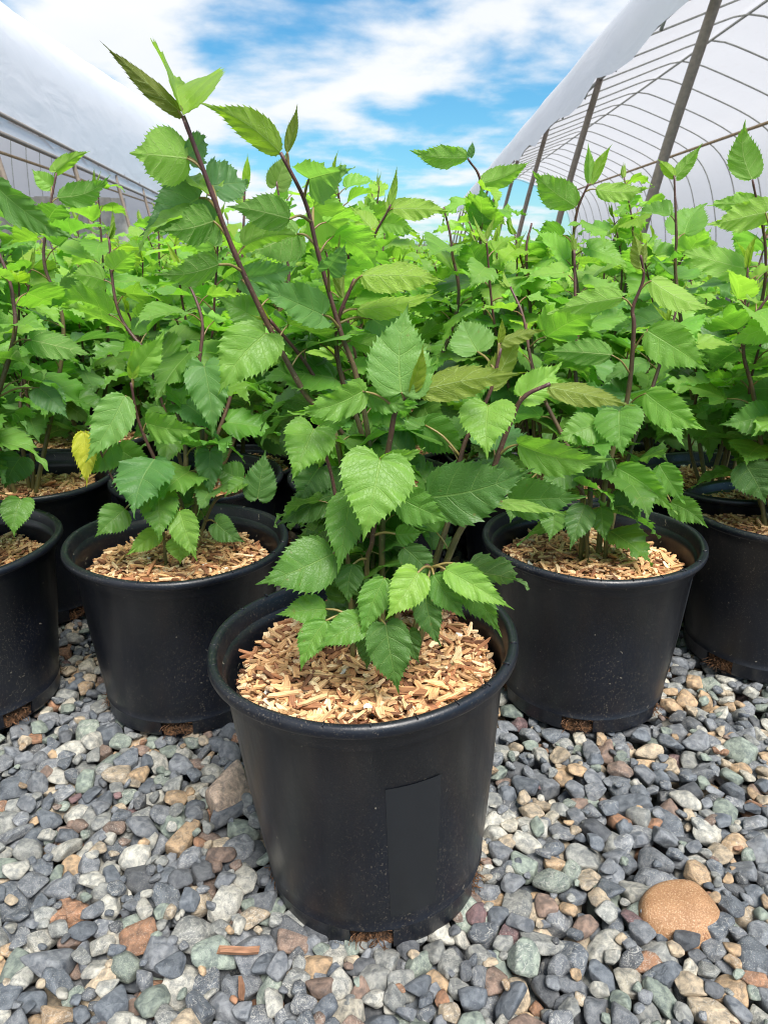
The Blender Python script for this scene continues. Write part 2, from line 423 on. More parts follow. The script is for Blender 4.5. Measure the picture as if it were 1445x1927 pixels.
class Drop:
    """height field that lets stones and chips settle on one another"""
    def __init__(s, x0, x1, y0, y1, res, z0):
        s.x0, s.y0, s.res = x0, y0, res
        s.nx, s.ny = int((x1 - x0) / res) + 1, int((y1 - y0) / res) + 1
        s.H = np.full((s.ny, s.nx), z0)
    def patch(s, x, y, R):
        i0 = max(0, int((x - R - s.x0) / s.res)); i1 = min(s.nx, int((x + R - s.x0) / s.res) + 2)
        j0 = max(0, int((y - R - s.y0) / s.res)); j1 = min(s.ny, int((y + R - s.y0) / s.res) + 2)
        if i1 - i0 < 1 or j1 - j0 < 1: return None
        X = s.x0 + np.arange(i0, i1) * s.res - x; Y = s.y0 + np.arange(j0, j1) * s.res - y
        return slice(j0, j1), slice(i0, i1), X[None, :], Y[:, None]
    def settle(s, x, y, a, b, c, yaw, q=90, commit=True):
        p = s.patch(x, y, max(a, b))
        if p is None: return None
        J, I, X, Y = p; ca, sa = cos(yaw), sin(yaw)
        r2 = ((X * ca + Y * sa) / a) ** 2 + ((-X * sa + Y * ca) / b) ** 2
        m = r2 < 0.95
        if not m.any(): return None
        dome = c * np.sqrt(np.clip(1 - r2, 0, 1))
        z = np.percentile((s.H[J, I] + dome)[m], q)
        if commit:
            Hn = s.H[J, I]; Hn[m] = np.maximum(Hn[m], (z + dome)[m]); s.H[J, I] = Hn
        return z

COBBLE = on_ground(1290, 1712, 0.012); PALE = on_ground(436, 1490, 0.005)
def make_gravel():
    rg = np.random.default_rng(21)
    D = Drop(-1.5, 1.5, 0.30, 2.6, 0.003, -0.045)
    near, far = Geo(), Geo()
    items = []
    def try_stone(x, y, a):
        b = a * rg.uniform(0.62, 0.92); c = a * rg.uniform(0.42, 0.72); yaw = rg.uniform(0, pi)
        best = None
        for k in range(5):
            xx, yy = x + rg.normal() * a * 0.9, y + rg.normal() * a * 0.9
            z = D.settle(xx, yy, a, b, c, yaw, commit=False)
            if z is not None and (best is None or z < best[2]): best = (xx, yy, z)
        if best is None: return
        xx, yy, z = best
        if z + c > 0.012 + 0.005 * rg.random(): return
        z = D.settle(xx, yy, a, b, c, yaw)
        items.append((xx, yy, z, a, b, c, yaw))
    # big loose stones sit in the bed as things of their own
    D.settle(COBBLE[0], COBBLE[1], 0.036, 0.030, 0.018, 0.0, q=10)
    D.settle(PALE[0], PALE[1], 0.032, 0.030, 0.026, 0.0, q=10)
    def spots(n, ymax):
        y = 0.30 + (ymax - 0.30) * rg.random(n)
        x = (rg.random(n) * 2 - 1) * np.minimum(1.45, 0.30 + 0.62 * y)
        return x, y
    for (n, lo, hi, ymax) in ((6000, 0.0135, 0.022, 2.3), (7000, 0.0115, 0.018, 2.3), (4000, 0.008, 0.0125, 1.9), (2500, 0.004, 0.008, 1.3)):
        xs, ys = spots(n, ymax)
        for x, y in zip(xs, ys): try_stone(x, y, rg.uniform(lo, hi) * (1.0 if y < 1.0 else 0.88))
    for (x, y, z, a, b, c, yaw) in items:
        dd = np.hypot(POT_XY[:, 0] - x, POT_XY[:, 1] - y); d = dd.min(); up = .010 if dd.argmin() else 0.0
        if d < POT_R0 + .05: z = min(z, -c * 1.1 + 0.001 + up + max(0.0, d - a * .5 - POT_R0) * .22)
        p3, p2 = PROT[rg.integers(len(PROT))]
        hi = y < 0.95 and a > 0.008
        v = (p3 if hi else p2); f = ICO3[1] if hi else ICO2[1]
        v = (v * np.array([a, b, c]) * 1.0) @ rotm(rg.normal() * .26, rg.normal() * .22, 0).T @ rotm(0, 0, yaw).T + (x, y, z)
        k = rg.choice(len(PC), p=PW); col = PC[k] * rg.uniform(0.74, 1.08)
        lf = np.tile([rg.random() ** 2, float(rg.random() < 0.22), 0], (len(v), 1))
        (near if hi else far).add(v, f, col, lf)
    near.f += [q + near.n for q in far.f]; near.v += far.v; near.c += far.c; near.a += far.a; near.n += far.n
    o = near.build('gravel', MAT_STONE)
    tag(o, 'mixed grey, green and tan gravel covering the ground around the pots', 'gravel', kind='stuff')
    return D
GRAVEL = make_gravel()

def lone_stone(name, p, size, yaw, col, label, cat, seed, rnd, mat=MAT_STONE, spk=0.2):
    rg = np.random.default_rng(seed); V, F = ico(5)
    v = stone_shape(rg, V, rnd); v = (v * .5 + V * .5 if name == 'cobblestone' else v) * np.array(size)
    g = Geo(); g.add(v @ rotm(0.05, -0.06, yaw).T, F, col, np.tile([spk, 0, 0], (len(v), 1)))
    o = g.build(name, mat); o.location = p; tag(o, label, cat); return o
def cobble_material():
    M = Mat('tan_cobble'); o = M.obj(); n = M.noise(o, 55, 6, 0.6); f = M.noise(o, 700, 3)
    c = M.mix(M.ramp(n, 0.3, 0.7), (0.25, 0.125, 0.055), (0.34, 0.185, 0.09))
    c = M.mix(M.ramp(f, 0.52, 0.66, 0, 0.7), c, (0.46, 0.33, 0.21)); c = M.mix(M.ramp(f, 0.46, 0.34, 0, 0.5), c, (0.13, 0.06, 0.03))
    pit = M.math('MULTIPLY', M.ramp(M.noise(o, 190, 3, 0.6, 0.8), 0.60, 0.66), M.ramp(M.noise(o, 26, 2), 0.54, 0.62))
    c = M.mix(M.math('MULTIPLY', pit, 0.8), c, (0.13, 0.045, 0.02))
    M.P(Base_Color=c, Roughness=0.65, Normal=M.bump(M.math('ADD', n, M.math('MULTIPLY', f, 0.9)), 0.6, 0.0018)); return M.m
lone_stone('cobblestone', (COBBLE[0], COBBLE[1], -0.001), (0.043, 0.037, 0.0235), -0.25, (0.4, 0.25, 0.14),
           'large smooth orange-tan cobble lying among the small gravel, right of the front pot', 'stone', 9, 0.97, cobble_material())
lone_stone('pale_rock', (PALE[0], PALE[1], 0.003), (0.030, 0.029, 0.026), 0.6, s2l(190, 168, 150) * 0.9,
           'big rough pale pinkish rock touching the left side of the front pot', 'stone', 14, 0.5, spk=0.7)

# ------------------------------------------------------------------ wood chips
CHIPC = [s2l(214, 178, 134), s2l(230, 204, 166), s2l(198, 156, 112), s2l(164, 116, 82), s2l(112, 76, 54), s2l(212, 172, 124), s2l(142, 98, 70)]
CHIPW = np.array([.25, .16, .2, .14, .07, .11, .07]); CHIPW /= CHIPW.sum()
def chip(rg, l, wd, th):
    x = np.array([-.5, -.18, .18, .5]) * l
    ends = [rg.uniform(.35, 1.0), 1.0, rg.uniform(.85, 1.05), rg.uniform(.25, .95)]
    sh = [rg.normal() * .25 * wd, 0, rg.normal() * .08 * wd, rg.normal() * .3 * wd]; bz = [rg.normal() * .35 * th, 0, 0, rg.normal() * .35 * th]
    V = []
    for i in range(4):
        for (sy, sz) in ((-1, -1), (1, -1), (1, 1), (-1, 1)):
            V.append((x[i] + rg.normal() * 0.05 * wd * (1 if i in (0, 3) else 0) * 4, sh[i] + sy * wd * .5 * ends[i], bz[i] + sz * th * .5 * (0.5 + .5 * ends[i])))
    F = [(0, 3, 2, 1), (12, 13, 14, 15)]
    for i in range(3):
        for j in range(4):
            j2 = (j + 1) % 4; F.append((i * 4 + j, i * 4 + j2, i * 4 + 4 + j2, i * 4 + 4 + j))
    return np.array(V), np.array(F)
def mulch_mesh(seed, n, R=0.1285, base=0.208):
    rg = np.random.default_rng(seed); g = Geo()
    D = Drop(-R, R, -R, R, 0.002, 0.0)
    yy, xx = np.mgrid[0:D.ny, 0:D.nx]; rr = np.hypot(D.x0 + xx * D.res, D.y0 + yy * D.res) / R
    D.H = 0.010 * (1 - rr ** 2)
    k = 28; a = np.arange(k) * 2 * pi / k        # dark soil under the chips
    rings = np.array([1.0, .75, .5, .25]); V = [(R * q * cos(t), R * q * sin(t), 0.010 * (1 - q * q) - 0.001) for q in rings for t in a] + [(0, 0, .009)]
    F = [(i * k + j, i * k + (j + 1) % k, (i + 1) * k + (j + 1) % k, (i + 1) * k + j) for i in range(3) for j in range(k)]
    g.add(V, F, (0.07, 0.042, 0.025)); g.f.append(np.array([(3 * k + j, 3 * k + (j + 1) % k, 4 * k) for j in range(k)]))
    for i in range(n):
        sz = rg.random(); 
        if sz < 0.025: l, wd = rg.uniform(.034, .050), rg.uniform(.005, .010)
        elif sz < 0.3: l, wd = rg.uniform(.017, .034), rg.uniform(.0028, .007)
        elif sz < 0.75: l, wd = rg.uniform(.009, .018), rg.uniform(.0024, .006)
        else: l, wd = rg.uniform(.005, .011), rg.uniform(.002, .005)
        th = rg.uniform(.0012, .0032)
        r = (R - l * .42) * math.sqrt(rg.random()); t = rg.uniform(0, 2 * pi); x, y = r * cos(t), r * sin(t); yaw = rg.uniform(0, 2 * pi)
        l *= .88; wd *= .88
        z = D.settle(x, y, l * .5, max(wd * .5, .0025), th * .6, yaw, q=70)
        if z is None: continue
        v, f = chip(rg, l, wd, th)
        lf = v.copy() + rg.uniform(0, 5, 3)
        v = v @ rotm(rg.normal() * .30, rg.normal() * .22, 0).T @ rotm(0, 0, yaw).T + (x, y, z + th * .3)
        c = CHIPC[rg.choice(len(CHIPC), p=CHIPW)] * rg.uniform(.72, 1.25) * (.85 if l < .010 else 1)
        if rg.random() < 0.02 and l < .012: c = np.array([.75, .72, .68])
        g.add(v, f, c, lf)
    for a_ in g.v: a_[:, 2] += base
    return g.mesh('wood_chip_mulch', MAT_CHIP, smooth=False)
MULCH = [mulch_mesh(1, 4000), mulch_mesh(2, 2000), mulch_mesh(3, 2000)]

def loose_chip(px, py, l, wd, th, yaw, col, label, seed):
    rg = np.random.default_rng(seed); p = on_ground(px, py, 0.012)
    v, f = chip(rg, l, wd, th); g = Geo(); g.add(v @ rotm(0.2, 0.05, yaw).T, f, col, v.copy())
    o = g.build('wood_splinter', MAT_CHIP, smooth=False); o.location = p; tag(o, label, 'wood chip', 'wood chips lying loose on the gravel')
loose_chip(450, 1788, .038, .0062, .004, 0.05, s2l(140, 104, 80), 'long reddish wood splinter lying flat on the gravel, front left of the near pot', 4)
loose_chip(455, 1862, .022, .006, .003, 1.7, s2l(112, 82, 62), 'short brown wood chip wedged upright between stones at the bottom edge', 6)
loose_chip(1225, 1695, .020, .008, .004, 0.5, s2l(160, 90, 60), 'small rusty bark chip beside the tan cobble', 7)

# ------------------------------------------------------------------ pots
def pot_mesh(label_patch=None):
    g = Geo(); k = 120
    holes = [-93, -21, 51, 123, 195]             # degrees, front is -90
    th = np.arange(k) * 2 * pi / k
    prof = [(POT_R0 - .030, 0.0), (POT_R0 - .004, 0.0), (POT_R0, 0.003), (POT_R0 + .0002, 0.0052), (POT_R0 + .0016, 0.0228), (POT_R0 + .0018, 0.0245), (POT_R0 + .0022, 0.0258), (POT_R0 + .0016, 0.0264), (POT_R0 + .003, 0.04),
            (POT_R1 - .0115, 0.13), (POT_R1 - .0028, POT_H - .030), (POT_R1 + .0002, POT_H - .0278), (POT_R1 + .001, POT_H - .0165), (POT_R1 + .0035, POT_H - .0128), (RIM_R - .0035, POT_H - .0118),
            (RIM_R - .001, POT_H - .0102), (RIM_R, POT_H - .0078), (RIM_R - .0002, POT_H - .0038), (RIM_R - .002, POT_H - .0012), (RIM_R - .005, POT_H), (RIM_R - .0085, POT_H - .0012), (RIM_R - .0105, POT_H - .0045),
            (RIM_R - .0125, POT_H - .016), (RIM_R - .0130, POT_H - .0175), (RIM_R - .0155, POT_H - .0183), (POT_R1 - .0045, POT_H - .03), (POT_R1 - .013, 0.13), (POT_R0 - .001, 0.0258), (POT_R0 - .004, 0.003)]
    P = np.array(prof); n = len(P)
    V = np.zeros((n, k, 3))
    V[:, :, 0] = P[:, 0][:, None] * np.cos(th)[None]; V[:, :, 1] = P[:, 0][:, None] * np.sin(th)[None]; V[:, :, 2] = P[:, 1][:, None]
    # slight ovality and hand-worn rim
    V[:, :, 2] += (0.0012 * np.sin(2 * th + 0.6) + 0.0006 * np.sin(5 * th))[None] * (P[:, 1] / POT_H)[:, None]
    w = 1 + 0.004 * np.sin(2 * th + 1.1) + 0.0012 * np.sin(7 * th)
    V[:, :, 0] *= w; V[:, :, 1] *= w
    hs = set()
    for h in holes:
        j0 = int(round((radians(h) % (2 * pi)) / (2 * pi) * k))
        for d in range(-3, 4): hs.add((j0 + d) % k)
    F = []
    for i in range(n - 1):
        for j in range(k):
            if j in hs and (i in (1, 2, 3, 4) or i >= n - 2): continue
            j2 = (j + 1) % k; F.append((i * k + j, i * k + j2, (i + 1) * k + j2, (i + 1) * k + j))
    g.add(V.reshape(-1, 3), F, (0.02, 0.02, 0.02))
    # moulded tick marks and a small ring on the rim
    for j in range(24):
        a = j * 2 * pi / 24 + 0.07; r = RIM_R - .0049; ca, sa = cos(a), sin(a)
        b = Geo(); add_box(b, (-.0030, -.00035, POT_H - .0015), (.0030, .00035, POT_H + .0004)); v = b.v[0]
        v = v @ rotm(0, 0, a).T + (r * ca, r * sa, 0)
        g.add(v, b.f[0], (0.02, 0.02, 0.02))
    for a in (-0.75, -2.2, 1.3):
        t = np.linspace(0, 2 * pi, 14); c = np.array([(RIM_R - .005) * cos(a), (RIM_R - .005) * sin(a), POT_H + .0002])
        add_tube(g, np.stack([c[0] + .0022 * np.cos(t), c[1] + .0022 * np.sin(t), np.full(14, c[2])], 1), .0004, (0.02, 0.02, 0.02), 5)
    return g.mesh('pot', MAT_POT)
def root_mesh(seed):
    rg = np.random.default_rng(seed); g = Geo(); k = 80; th = np.arange(k) * 2 * pi / k
    zs = [0.0, 0.009, 0.018, 0.028]
    V = []
    for z in zs:
        rr = POT_R0 - .0055 + rg.normal(size=k) * .0016
        V += [(rr[j] * cos(th[j]), rr[j] * sin(th[j]), z) for j in range(k)]
    F = [(i * k + j, i * k + (j + 1) % k, (i + 1) * k + (j + 1) % k, (i + 1) * k + j) for i in range(3) for j in range(k)]
    g.add(V, F, (0.1, 0.05, 0.03))
    for h in (-93, -21, 51, 123, 195):
        for q in range(26):
            a = radians(h) + rg.uniform(-.14, .14); z0 = rg.uniform(.002, .023); r = POT_R0 - .004
            p0 = np.array([r * cos(a), r * sin(a), z0]); d = np.array([cos(a), sin(a), 0]) * rg.uniform(.002, .007) + rg.normal(size=3) * .003
            p1 = p0 + d; p2 = p1 + np.array([rg.normal() * .004, rg.normal() * .004, -rg.uniform(0, .006)]) + d * .5
            p1[2] = max(p1[2], 0.001); p2[2] = max(p2[2], 0.0005)
            add_tube(g, spline([p0, p1, p2], 5), np.linspace(.0007, .0003, 5), (0.2, 0.1, 0.05), 4)
    return g.mesh('root_plug', MAT_ROOT)
def redaction_mesh(a0, a1, z0, z1, ragged=0.0, seed=1):  # curved patch following the pot wall, stands for redacted print
    rg = np.random.default_rng(seed); g = Geo(); na, nz = 14, 16; V = []
    def rad(z):
        t = (z - 0.04) / (0.13 - 0.04)
        zz_ = [0.003, .0176, .04, .13, POT_H - .03]; r_ = [POT_R0, POT_R0 + .0012, POT_R0 + .003, POT_R1 - .0115, POT_R1 - .0028]
        return np.interp(z, zz_, r_)
    for i in range(nz):
        z = z0 + (z1 - z0) * i / (nz - 1)
        for j in range(na):
            e = ragged * math.sin(i * 1.3 + j) if j in (0, na - 1) else 0
            a = radians(a0 + (a1 - a0) * j / (na - 1)) + e; r = rad(z) * (1 + 0.004 * sin(2 * a + 1.1) + 0.0012 * sin(7 * a)) + .0004
            V.append((r * cos(a), r * sin(a), z))
    F = [(i * na + j, i * na + j + 1, (i + 1) * na + j + 1, (i + 1) * na + j) for i in range(nz - 1) for j in range(na - 1)]
    g.add(V, F, (.03, .033, .037)); return g.mesh('redaction', MAT_REDACTION)
POT_MESH, ROOT_MESH = pot_mesh(), root_mesh(3)

# ------------------------------------------------------------------ leaves
def outline(ctrl, nt, per):
    """half margin from sinus to tip: dense points, with forward-pointing teeth"""
    c = spline(np.array(ctrl), 600)
    s = np.concatenate([[0], np.cumsum(np.linalg.norm(np.diff(c, axis=0), axis=1))]); s /= s[-1]
    m = nt * per + 1; t = np.linspace(0, 1, m) ** 0.92
    x = np.interp(t, s, c[:, 0]); y = np.interp(t, s, c[:, 1])
    tx = np.gradient(x); ty = np.gradient(y); ln = np.hypot(tx, ty) + 1e-9; nx, ny = -ty / ln, tx / ln
    nx, ny = -nx, -ny
    sgn = np.sign(ny[m // 2]) or 1; nx, ny = nx * sgn, ny * sgn
    ph = (np.arange(m) % per) / per                     # sawtooth: rises slowly, falls fast
    amp = 0.038 * np.clip(np.sin(pi * np.clip(t * 1.02, 0, 1)) ** 0.5, 0, 1) * (t < 0.93)
    saw = np.where(np.arange(m) % per == per - 1, 1.0, ph * 0.55) - 0.3
    saw = np.roll(saw, 0)
    x2 = x + nx * amp * saw + tx / ln * amp * np.where(np.arange(m) % per == per - 1, 0.8, 0); y2 = y + ny * amp * saw
    dx, dy = x2 - x, y2 - y; dx[0] = dx[-1] = dy[0] = dy[-1] = 0; x[-1] = 1.0; y[0] = y[-1] = 0
    return t, x, np.maximum(y, 0), dx, dy
CTRL = [
    [(0, 0), (-.05, .07), (-.075, .17), (-.03, .28), (.08, .365), (.22, .40), (.38, .375), (.54, .295), (.68, .18), (.79, .082), (.88, .034), (.95, .014), (1, 0)],
    [(0, 0), (-.01, .08), (.02, .19), (.09, .29), (.20, .36), (.33, .375), (.47, .335), (.60, .245), (.72, .14), (.82, .062), (.90, .028), (.96, .012), (1, 0)],
    [(0, 0), (-.07, .06), (-.12, .17), (-.09, .31), (.02, .41), (.17, .45), (.34, .41), (.50, .31), (.65, .185), (.77, .085), (.87, .033), (.94, .014), (1, 0)],
]
class Leaf:
    def __init__(s, ctrl, nt, per, nr):
        t, x, y, dx, dy = outline(ctrl, nt, per); m = len(t); s.m, s.nr = m, nr
        xm = np.clip(x - 0.48 * y, 0, 1); xm = np.maximum.accumulate(xm); xm = np.clip(xm, 0, 1)
        xm = xm + np.linspace(0, 1e-4, m); xm[-1] = 1.0; xm[0] = 0.0
        v = np.linspace(0, 1, nr + 1) ** 0.75; tv = (np.clip(v - .45, 0, 1) / .55) ** 3
        X = xm[:, None] + (x - xm)[:, None] * v[None] + dx[:, None] * tv; Y = np.maximum(y[:, None] * v[None] + dy[:, None] * tv, 0)
        s.X = np.concatenate([X, X[:, 1:]], 1); s.Y = np.concatenate([Y, -Y[:, 1:]], 1)   # left side then right side
        # vein parameter: even along the midrib
        s.U = np.tile((0.5 * xm / xm.max() + 0.5 * t)[:, None], (1, 2 * nr + 1)); s.V = np.concatenate([np.tile(v, (m, 1)), np.tile(v[1:], (m, 1))], 1)
        F = []; W = 2 * nr + 1
        for i in range(m - 1):
            for j in range(nr):
                F.append((i * W + j, (i + 1) * W + j, (i + 1) * W + j + 1, i * W + j + 1))
                a = lambda jj: 0 if jj == 0 else nr + jj
                F.append((i * W + a(j), i * W + a(j + 1), (i + 1) * W + a(j + 1), (i + 1) * W + a(j)))
        s.F = np.array(F)
LEAVES_HI = [Leaf(c, n, 5, 7) for c, n in zip(CTRL, (19, 17, 20))]
LEAVES_LO = [Leaf(c, n, 3, 4) for c, n in zip(CTRL, (16, 14, 17))]

def put_leaf(g, rg, P, tip, nrm, aspect, fold, curl, col, hi=True, wave=0.02, pucker=0.009, shape=None):
    """blade from P to tip (3-D points), nrm = upper-side normal, aspect = width/length"""
    T = Leaf0 = (LEAVES_HI if hi else LEAVES_LO)[rg.integers(3) if shape is None else shape]
    P = np.asarray(P, float); d = np.asarray(tip, float) - P; Ln = np.linalg.norm(d)
    if Ln < 1e-4: return
    d = d / Ln; nrm = unit(nrm - d * np.dot(nrm, d)); b = np.cross(nrm, d)
    wid = 2 * T.Y.max(); X = T.X; Y = T.Y * (aspect / wid); aY = np.abs(Y)
    # asymmetry: the midrib wanders a little sideways
    sw = rg.normal() * 0.045; Y = Y + sw * np.sin(pi * np.clip(X, 0, 1))
    Z = np.zeros_like(X)
    nv = 8; U, Vv = T.U, T.V
    Z = Z + pucker * (0.5 - 0.5 * np.cos(2 * pi * nv * U)) * np.sin(pi * np.clip(Vv, 0, 1) * 0.9)   # quilting between the veins
    ph = rg.uniform(0, 6.28, 4); sd = np.sign(T.Y)
    Z = Z + wave * Vv ** 2 * (np.sin(2 * pi * 2.3 * U + ph[0] + sd * ph[2]) + 0.8 * np.sin(2 * pi * 4.3 * U + ph[1] + sd * ph[3])) + wave * 0.45 * Vv ** 4 * np.sin(2 * pi * 8.7 * U + ph[3] * 2)
    Z = Z - 0.35 * rg.uniform(-.4, 1) * aY ** 2                                                     # edges roll under
    fa = fold * (1 - 0.35 * np.clip(X, 0, 1)); fl_ = fa + rg.normal() * 0.08 * sd
    Y2 = Y * np.cos(fl_) - 0; Z2 = Z * np.cos(fl_) + aY * np.sin(fl_)
    # bend along the length (curl>0: tip goes down)
    ss = np.linspace(-.15, 1.0, 60); ang = -curl * np.clip(ss, 0, 1) ** 1.3 - 0.5 * curl * np.clip(ss - .75, 0, 1) * 4 * 0.5
    cx = np.concatenate([[0], np.cumsum(np.cos(ang[1:]) * np.diff(ss))]); cz = np.concatenate([[0], np.cumsum(np.sin(ang[1:]) * np.diff(ss))])
    x0 = np.interp(0, ss, cx); z0 = np.interp(0, ss, cz); cx -= x0; cz -= z0
    A = np.interp(X, ss, ang); px = np.interp(X, ss, cx) - Z2 * np.sin(A); pz = np.interp(X, ss, cz) + Z2 * np.cos(A)
    ex, ez = cx[-1], cz[-1]; cl = math.hypot(ex, ez); ca, sa = ex / cl, ez / cl
    lx = (px * ca + pz * sa) / cl; lz = (-px * sa + pz * ca) / cl; ly = Y2 / cl * 1.0
    ly = ly * cl
    tw = rg.normal() * 0.12; ct, st = np.cos(tw * X), np.sin(tw * X); ly, lz = ly * ct - lz * st, ly * st + lz * ct
    V = P + Ln * (lx[..., None] * d + ly[..., None] * b + lz[..., None] * nrm)
    n = V.shape[0] * V.shape[1]
    lf = np.stack([U.ravel(), Vv.ravel(), np.full(n, 0.6 + 0.4 * rg.random())], 1)
    cc = np.tile(np.asarray(col, float), (n, 1))
    g.add(V.reshape(-1, 3), T.F, cc, lf)

PET_RED, PET_GRN = s2l(120, 76, 62), s2l(132, 140, 70)
def petiole(g, rg, a, b, r=0.0011, red=0.5, up=0.25):
    a = np.asarray(a, float); b = np.asarray(b, float); m = (a + b) / 2 + np.array([0, 0, np.linalg.norm(b - a) * up * 0.4])
    c = PET_RED * red + PET_GRN * (1 - red)
    add_tube(g, spline([a, m, b], 7), np.linspace(r * 1.25, r * .8, 7), c, 6)

# leaf colours (linear albedo), by age 0 old/dark ... 1 young
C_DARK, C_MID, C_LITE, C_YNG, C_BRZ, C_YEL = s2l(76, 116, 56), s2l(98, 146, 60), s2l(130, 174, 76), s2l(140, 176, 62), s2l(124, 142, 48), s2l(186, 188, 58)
C_BLUE = s2l(96, 138, 88)
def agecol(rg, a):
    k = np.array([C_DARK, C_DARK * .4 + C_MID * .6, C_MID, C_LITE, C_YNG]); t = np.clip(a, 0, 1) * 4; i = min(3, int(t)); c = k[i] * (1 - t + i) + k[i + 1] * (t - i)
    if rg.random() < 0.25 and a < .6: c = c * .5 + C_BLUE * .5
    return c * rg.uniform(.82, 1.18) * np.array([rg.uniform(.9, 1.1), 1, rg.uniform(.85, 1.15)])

BARK_TOP, BARK_MID, BARK_LOW = s2l(84, 52, 54), s2l(82, 58, 50), s2l(110, 108, 64)
def stem_geo(pts, r0, r1, young=True):
    g = Geo(); n = 40; p = spline(pts, n); t = np.linspace(0, 1, n)
    r = r0 + (r1 - r0) * t ** 0.8; r = r * (1 + 0.10 * (np.sin(t * 40) > 0.93))
    g_ = Geo(); V, F = tube(p, r, 9); k = 9
    q = [f for f in F if f[2] != f[3]]; tr = [f[:3] for f in F if f[2] == f[3]]
    tt = np.concatenate([np.repeat(t, k), [0, 1]])[:, None]
    c = np.where(tt < 0.5, BARK_LOW * (1 - tt * 2) + BARK_MID * tt * 2, BARK_MID * (2 - tt * 2) + BARK_TOP * (tt * 2 - 1))
    n0 = g.n; g.add(V, q, c * 0.8); g.f.append(np.array(tr) + n0)
    return g, p

def auto_leaves(g, rg, p, i0, i1, inter, hi, size=1.0, age_top=0.85, age_low=0.1, tipbud=True, low_droop=0.75, phase=None, skip=0.0, back=False):
    """alternate leaves along the sampled stem p between sample fractions i0..i1"""
    seg = np.linalg.norm(np.diff(p, axis=0), axis=1); s = np.concatenate([[0], np.cumsum(seg)]); Lt = s[-1]
    a = i0 * Lt; az = rg.uniform(0, 2 * pi) if phase is None else phase
    while a < i1 * Lt:
        f = a / Lt; q = np.array([np.interp(a, s, p[:, k]) for k in range(3)])
        az += radians(rg.normal(150, 22)); a += inter * rg.uniform(.7, 1.3) * (1.0 if f < .75 else .7)
        if rg.random() < skip: continue
        ln = size * (0.062 + 0.046 * sin(pi * np.clip(f * 0.95 + .05, 0, 1)) ** .8) * rg.uniform(.72, 1.12) * (1.0 if f < .85 else .85)
        if back and sin(az) < -.25: az += pi
        o = np.array([cos(az), sin(az), 0]); elev = radians(rg.normal(38, 12))
        pl = ln * rg.uniform(.22, .42); e = q + pl * (o * cos(elev) + np.array([0, 0, sin(elev)]))
        droop = rg.normal(-.10 - low_droop * (1 - f) ** 1.2 * .65, .36)
        d = unit(o + np.array([0, 0, droop]) + rg.normal(size=3) * .12)
        nr = np.array([0, 0, 1.0]) + o * (-droop * .8) + rg.normal(size=3) * .36
        age = age_low + (age_top - age_low) * f ** 1.3 + rg.normal() * .10
        petiole(g, rg, q, e, 0.0010 * size, red=np.clip(.2 + .6 * f, 0, 1))
        put_leaf(g, rg, e, e + d * ln, nr, rg.uniform(.72, .98), rg.uniform(.05, .5), rg.uniform(.1, 1.25), agecol(rg, age), hi, wave=rg.uniform(.012, .05))
    if tipbud:
        q = p[-1]; t = unit(p[-1] - p[-3])
        for k in range(2):
            o = unit(rg.normal(size=3) * .5 + t * 1.6); ln = size * rg.uniform(.026, .048)
            put_leaf(g, rg, q, q + o * ln, unit(rg.normal(size=3)), rg.uniform(.30, .42), 1.0, rg.uniform(-.2, .3), agecol(rg, 1.0) * .6 + C_BRZ * .4, hi, wave=.01)

# ------------------------------------------------------------------ saplings
def sapling_root(x, y, pot=POT_MESH, mulch=0, yaw=0.0, tilt=(0, 0), lift=True):
    root = link('potted_sapling', None, None, (x, y, 0.0)); root.empty_display_size = .05
    po = link('pot', pot, root); po.rotation_euler = (tilt[0], tilt[1], yaw)
    if lift: po.location.z = .010; po.scale.z = .961
    ro = link('root_plug', ROOT_MESH, po)
    mu = link('mulch', MULCH[mulch], root); mu.rotation_euler = (tilt[0], tilt[1], yaw); mu['kind'] = 'stuff'
    return root
def random_stems(rg, n, hmin, hmax, spread):
    """stems of one sapling in its own frame, base in the mulch"""
    out_ = []
    for i in range(n):
        a = rg.uniform(0, 2 * pi) ; r = rg.uniform(.0, .022); h = rg.uniform(hmin, hmax) if i else hmax
        lean = rg.uniform(.04, spread) * (h / hmax); o = np.array([cos(a), sin(a), 0])
        b = o * r + (0, 0, .205); t = b + o * lean + (0, 0, h - .205)
        m1 = b + (t - b) * .35 + o * rg.normal() * .012 + rg.normal(size=3) * .008; m2 = b + (t - b) * .7 + rg.normal(size=3) * .012
        out_.append([b, m1, m2, t])
    return out_
def grow(root, rg, stems, hi, size=1.0, inter=.034, i0=.28, skip=0.0, r0=.0042):
    for st in stems:
        h = np.linalg.norm(st[-1] - st[0]); sg, p = stem_geo(st, r0 * (.6 + .6 * h / .5), .0014)
        so_ = sg.build('stem', MAT_STEM, root)
        fg = Geo(); auto_leaves(fg, rg, p, i0, .985, inter, hi, size, age_low=.05 + .1 * rg.random(), skip=skip)
        fg.build('foliage', MAT_LEAF, so_)

VARIANTS = []
for i in range(9):
    rg = np.random.default_rng(100 + i)
    H = (.76, .71, .81, .74, .78, .68, .84, .73, .77)[i]
    root = sapling_root(0, 0, mulch=i % 3, yaw=i * .9)
    grow(root, rg, random_stems(rg, int(rg.integers(5, 8)), .46, H, .16), False, 1.12, .029)
    VARIANTS.append(root)

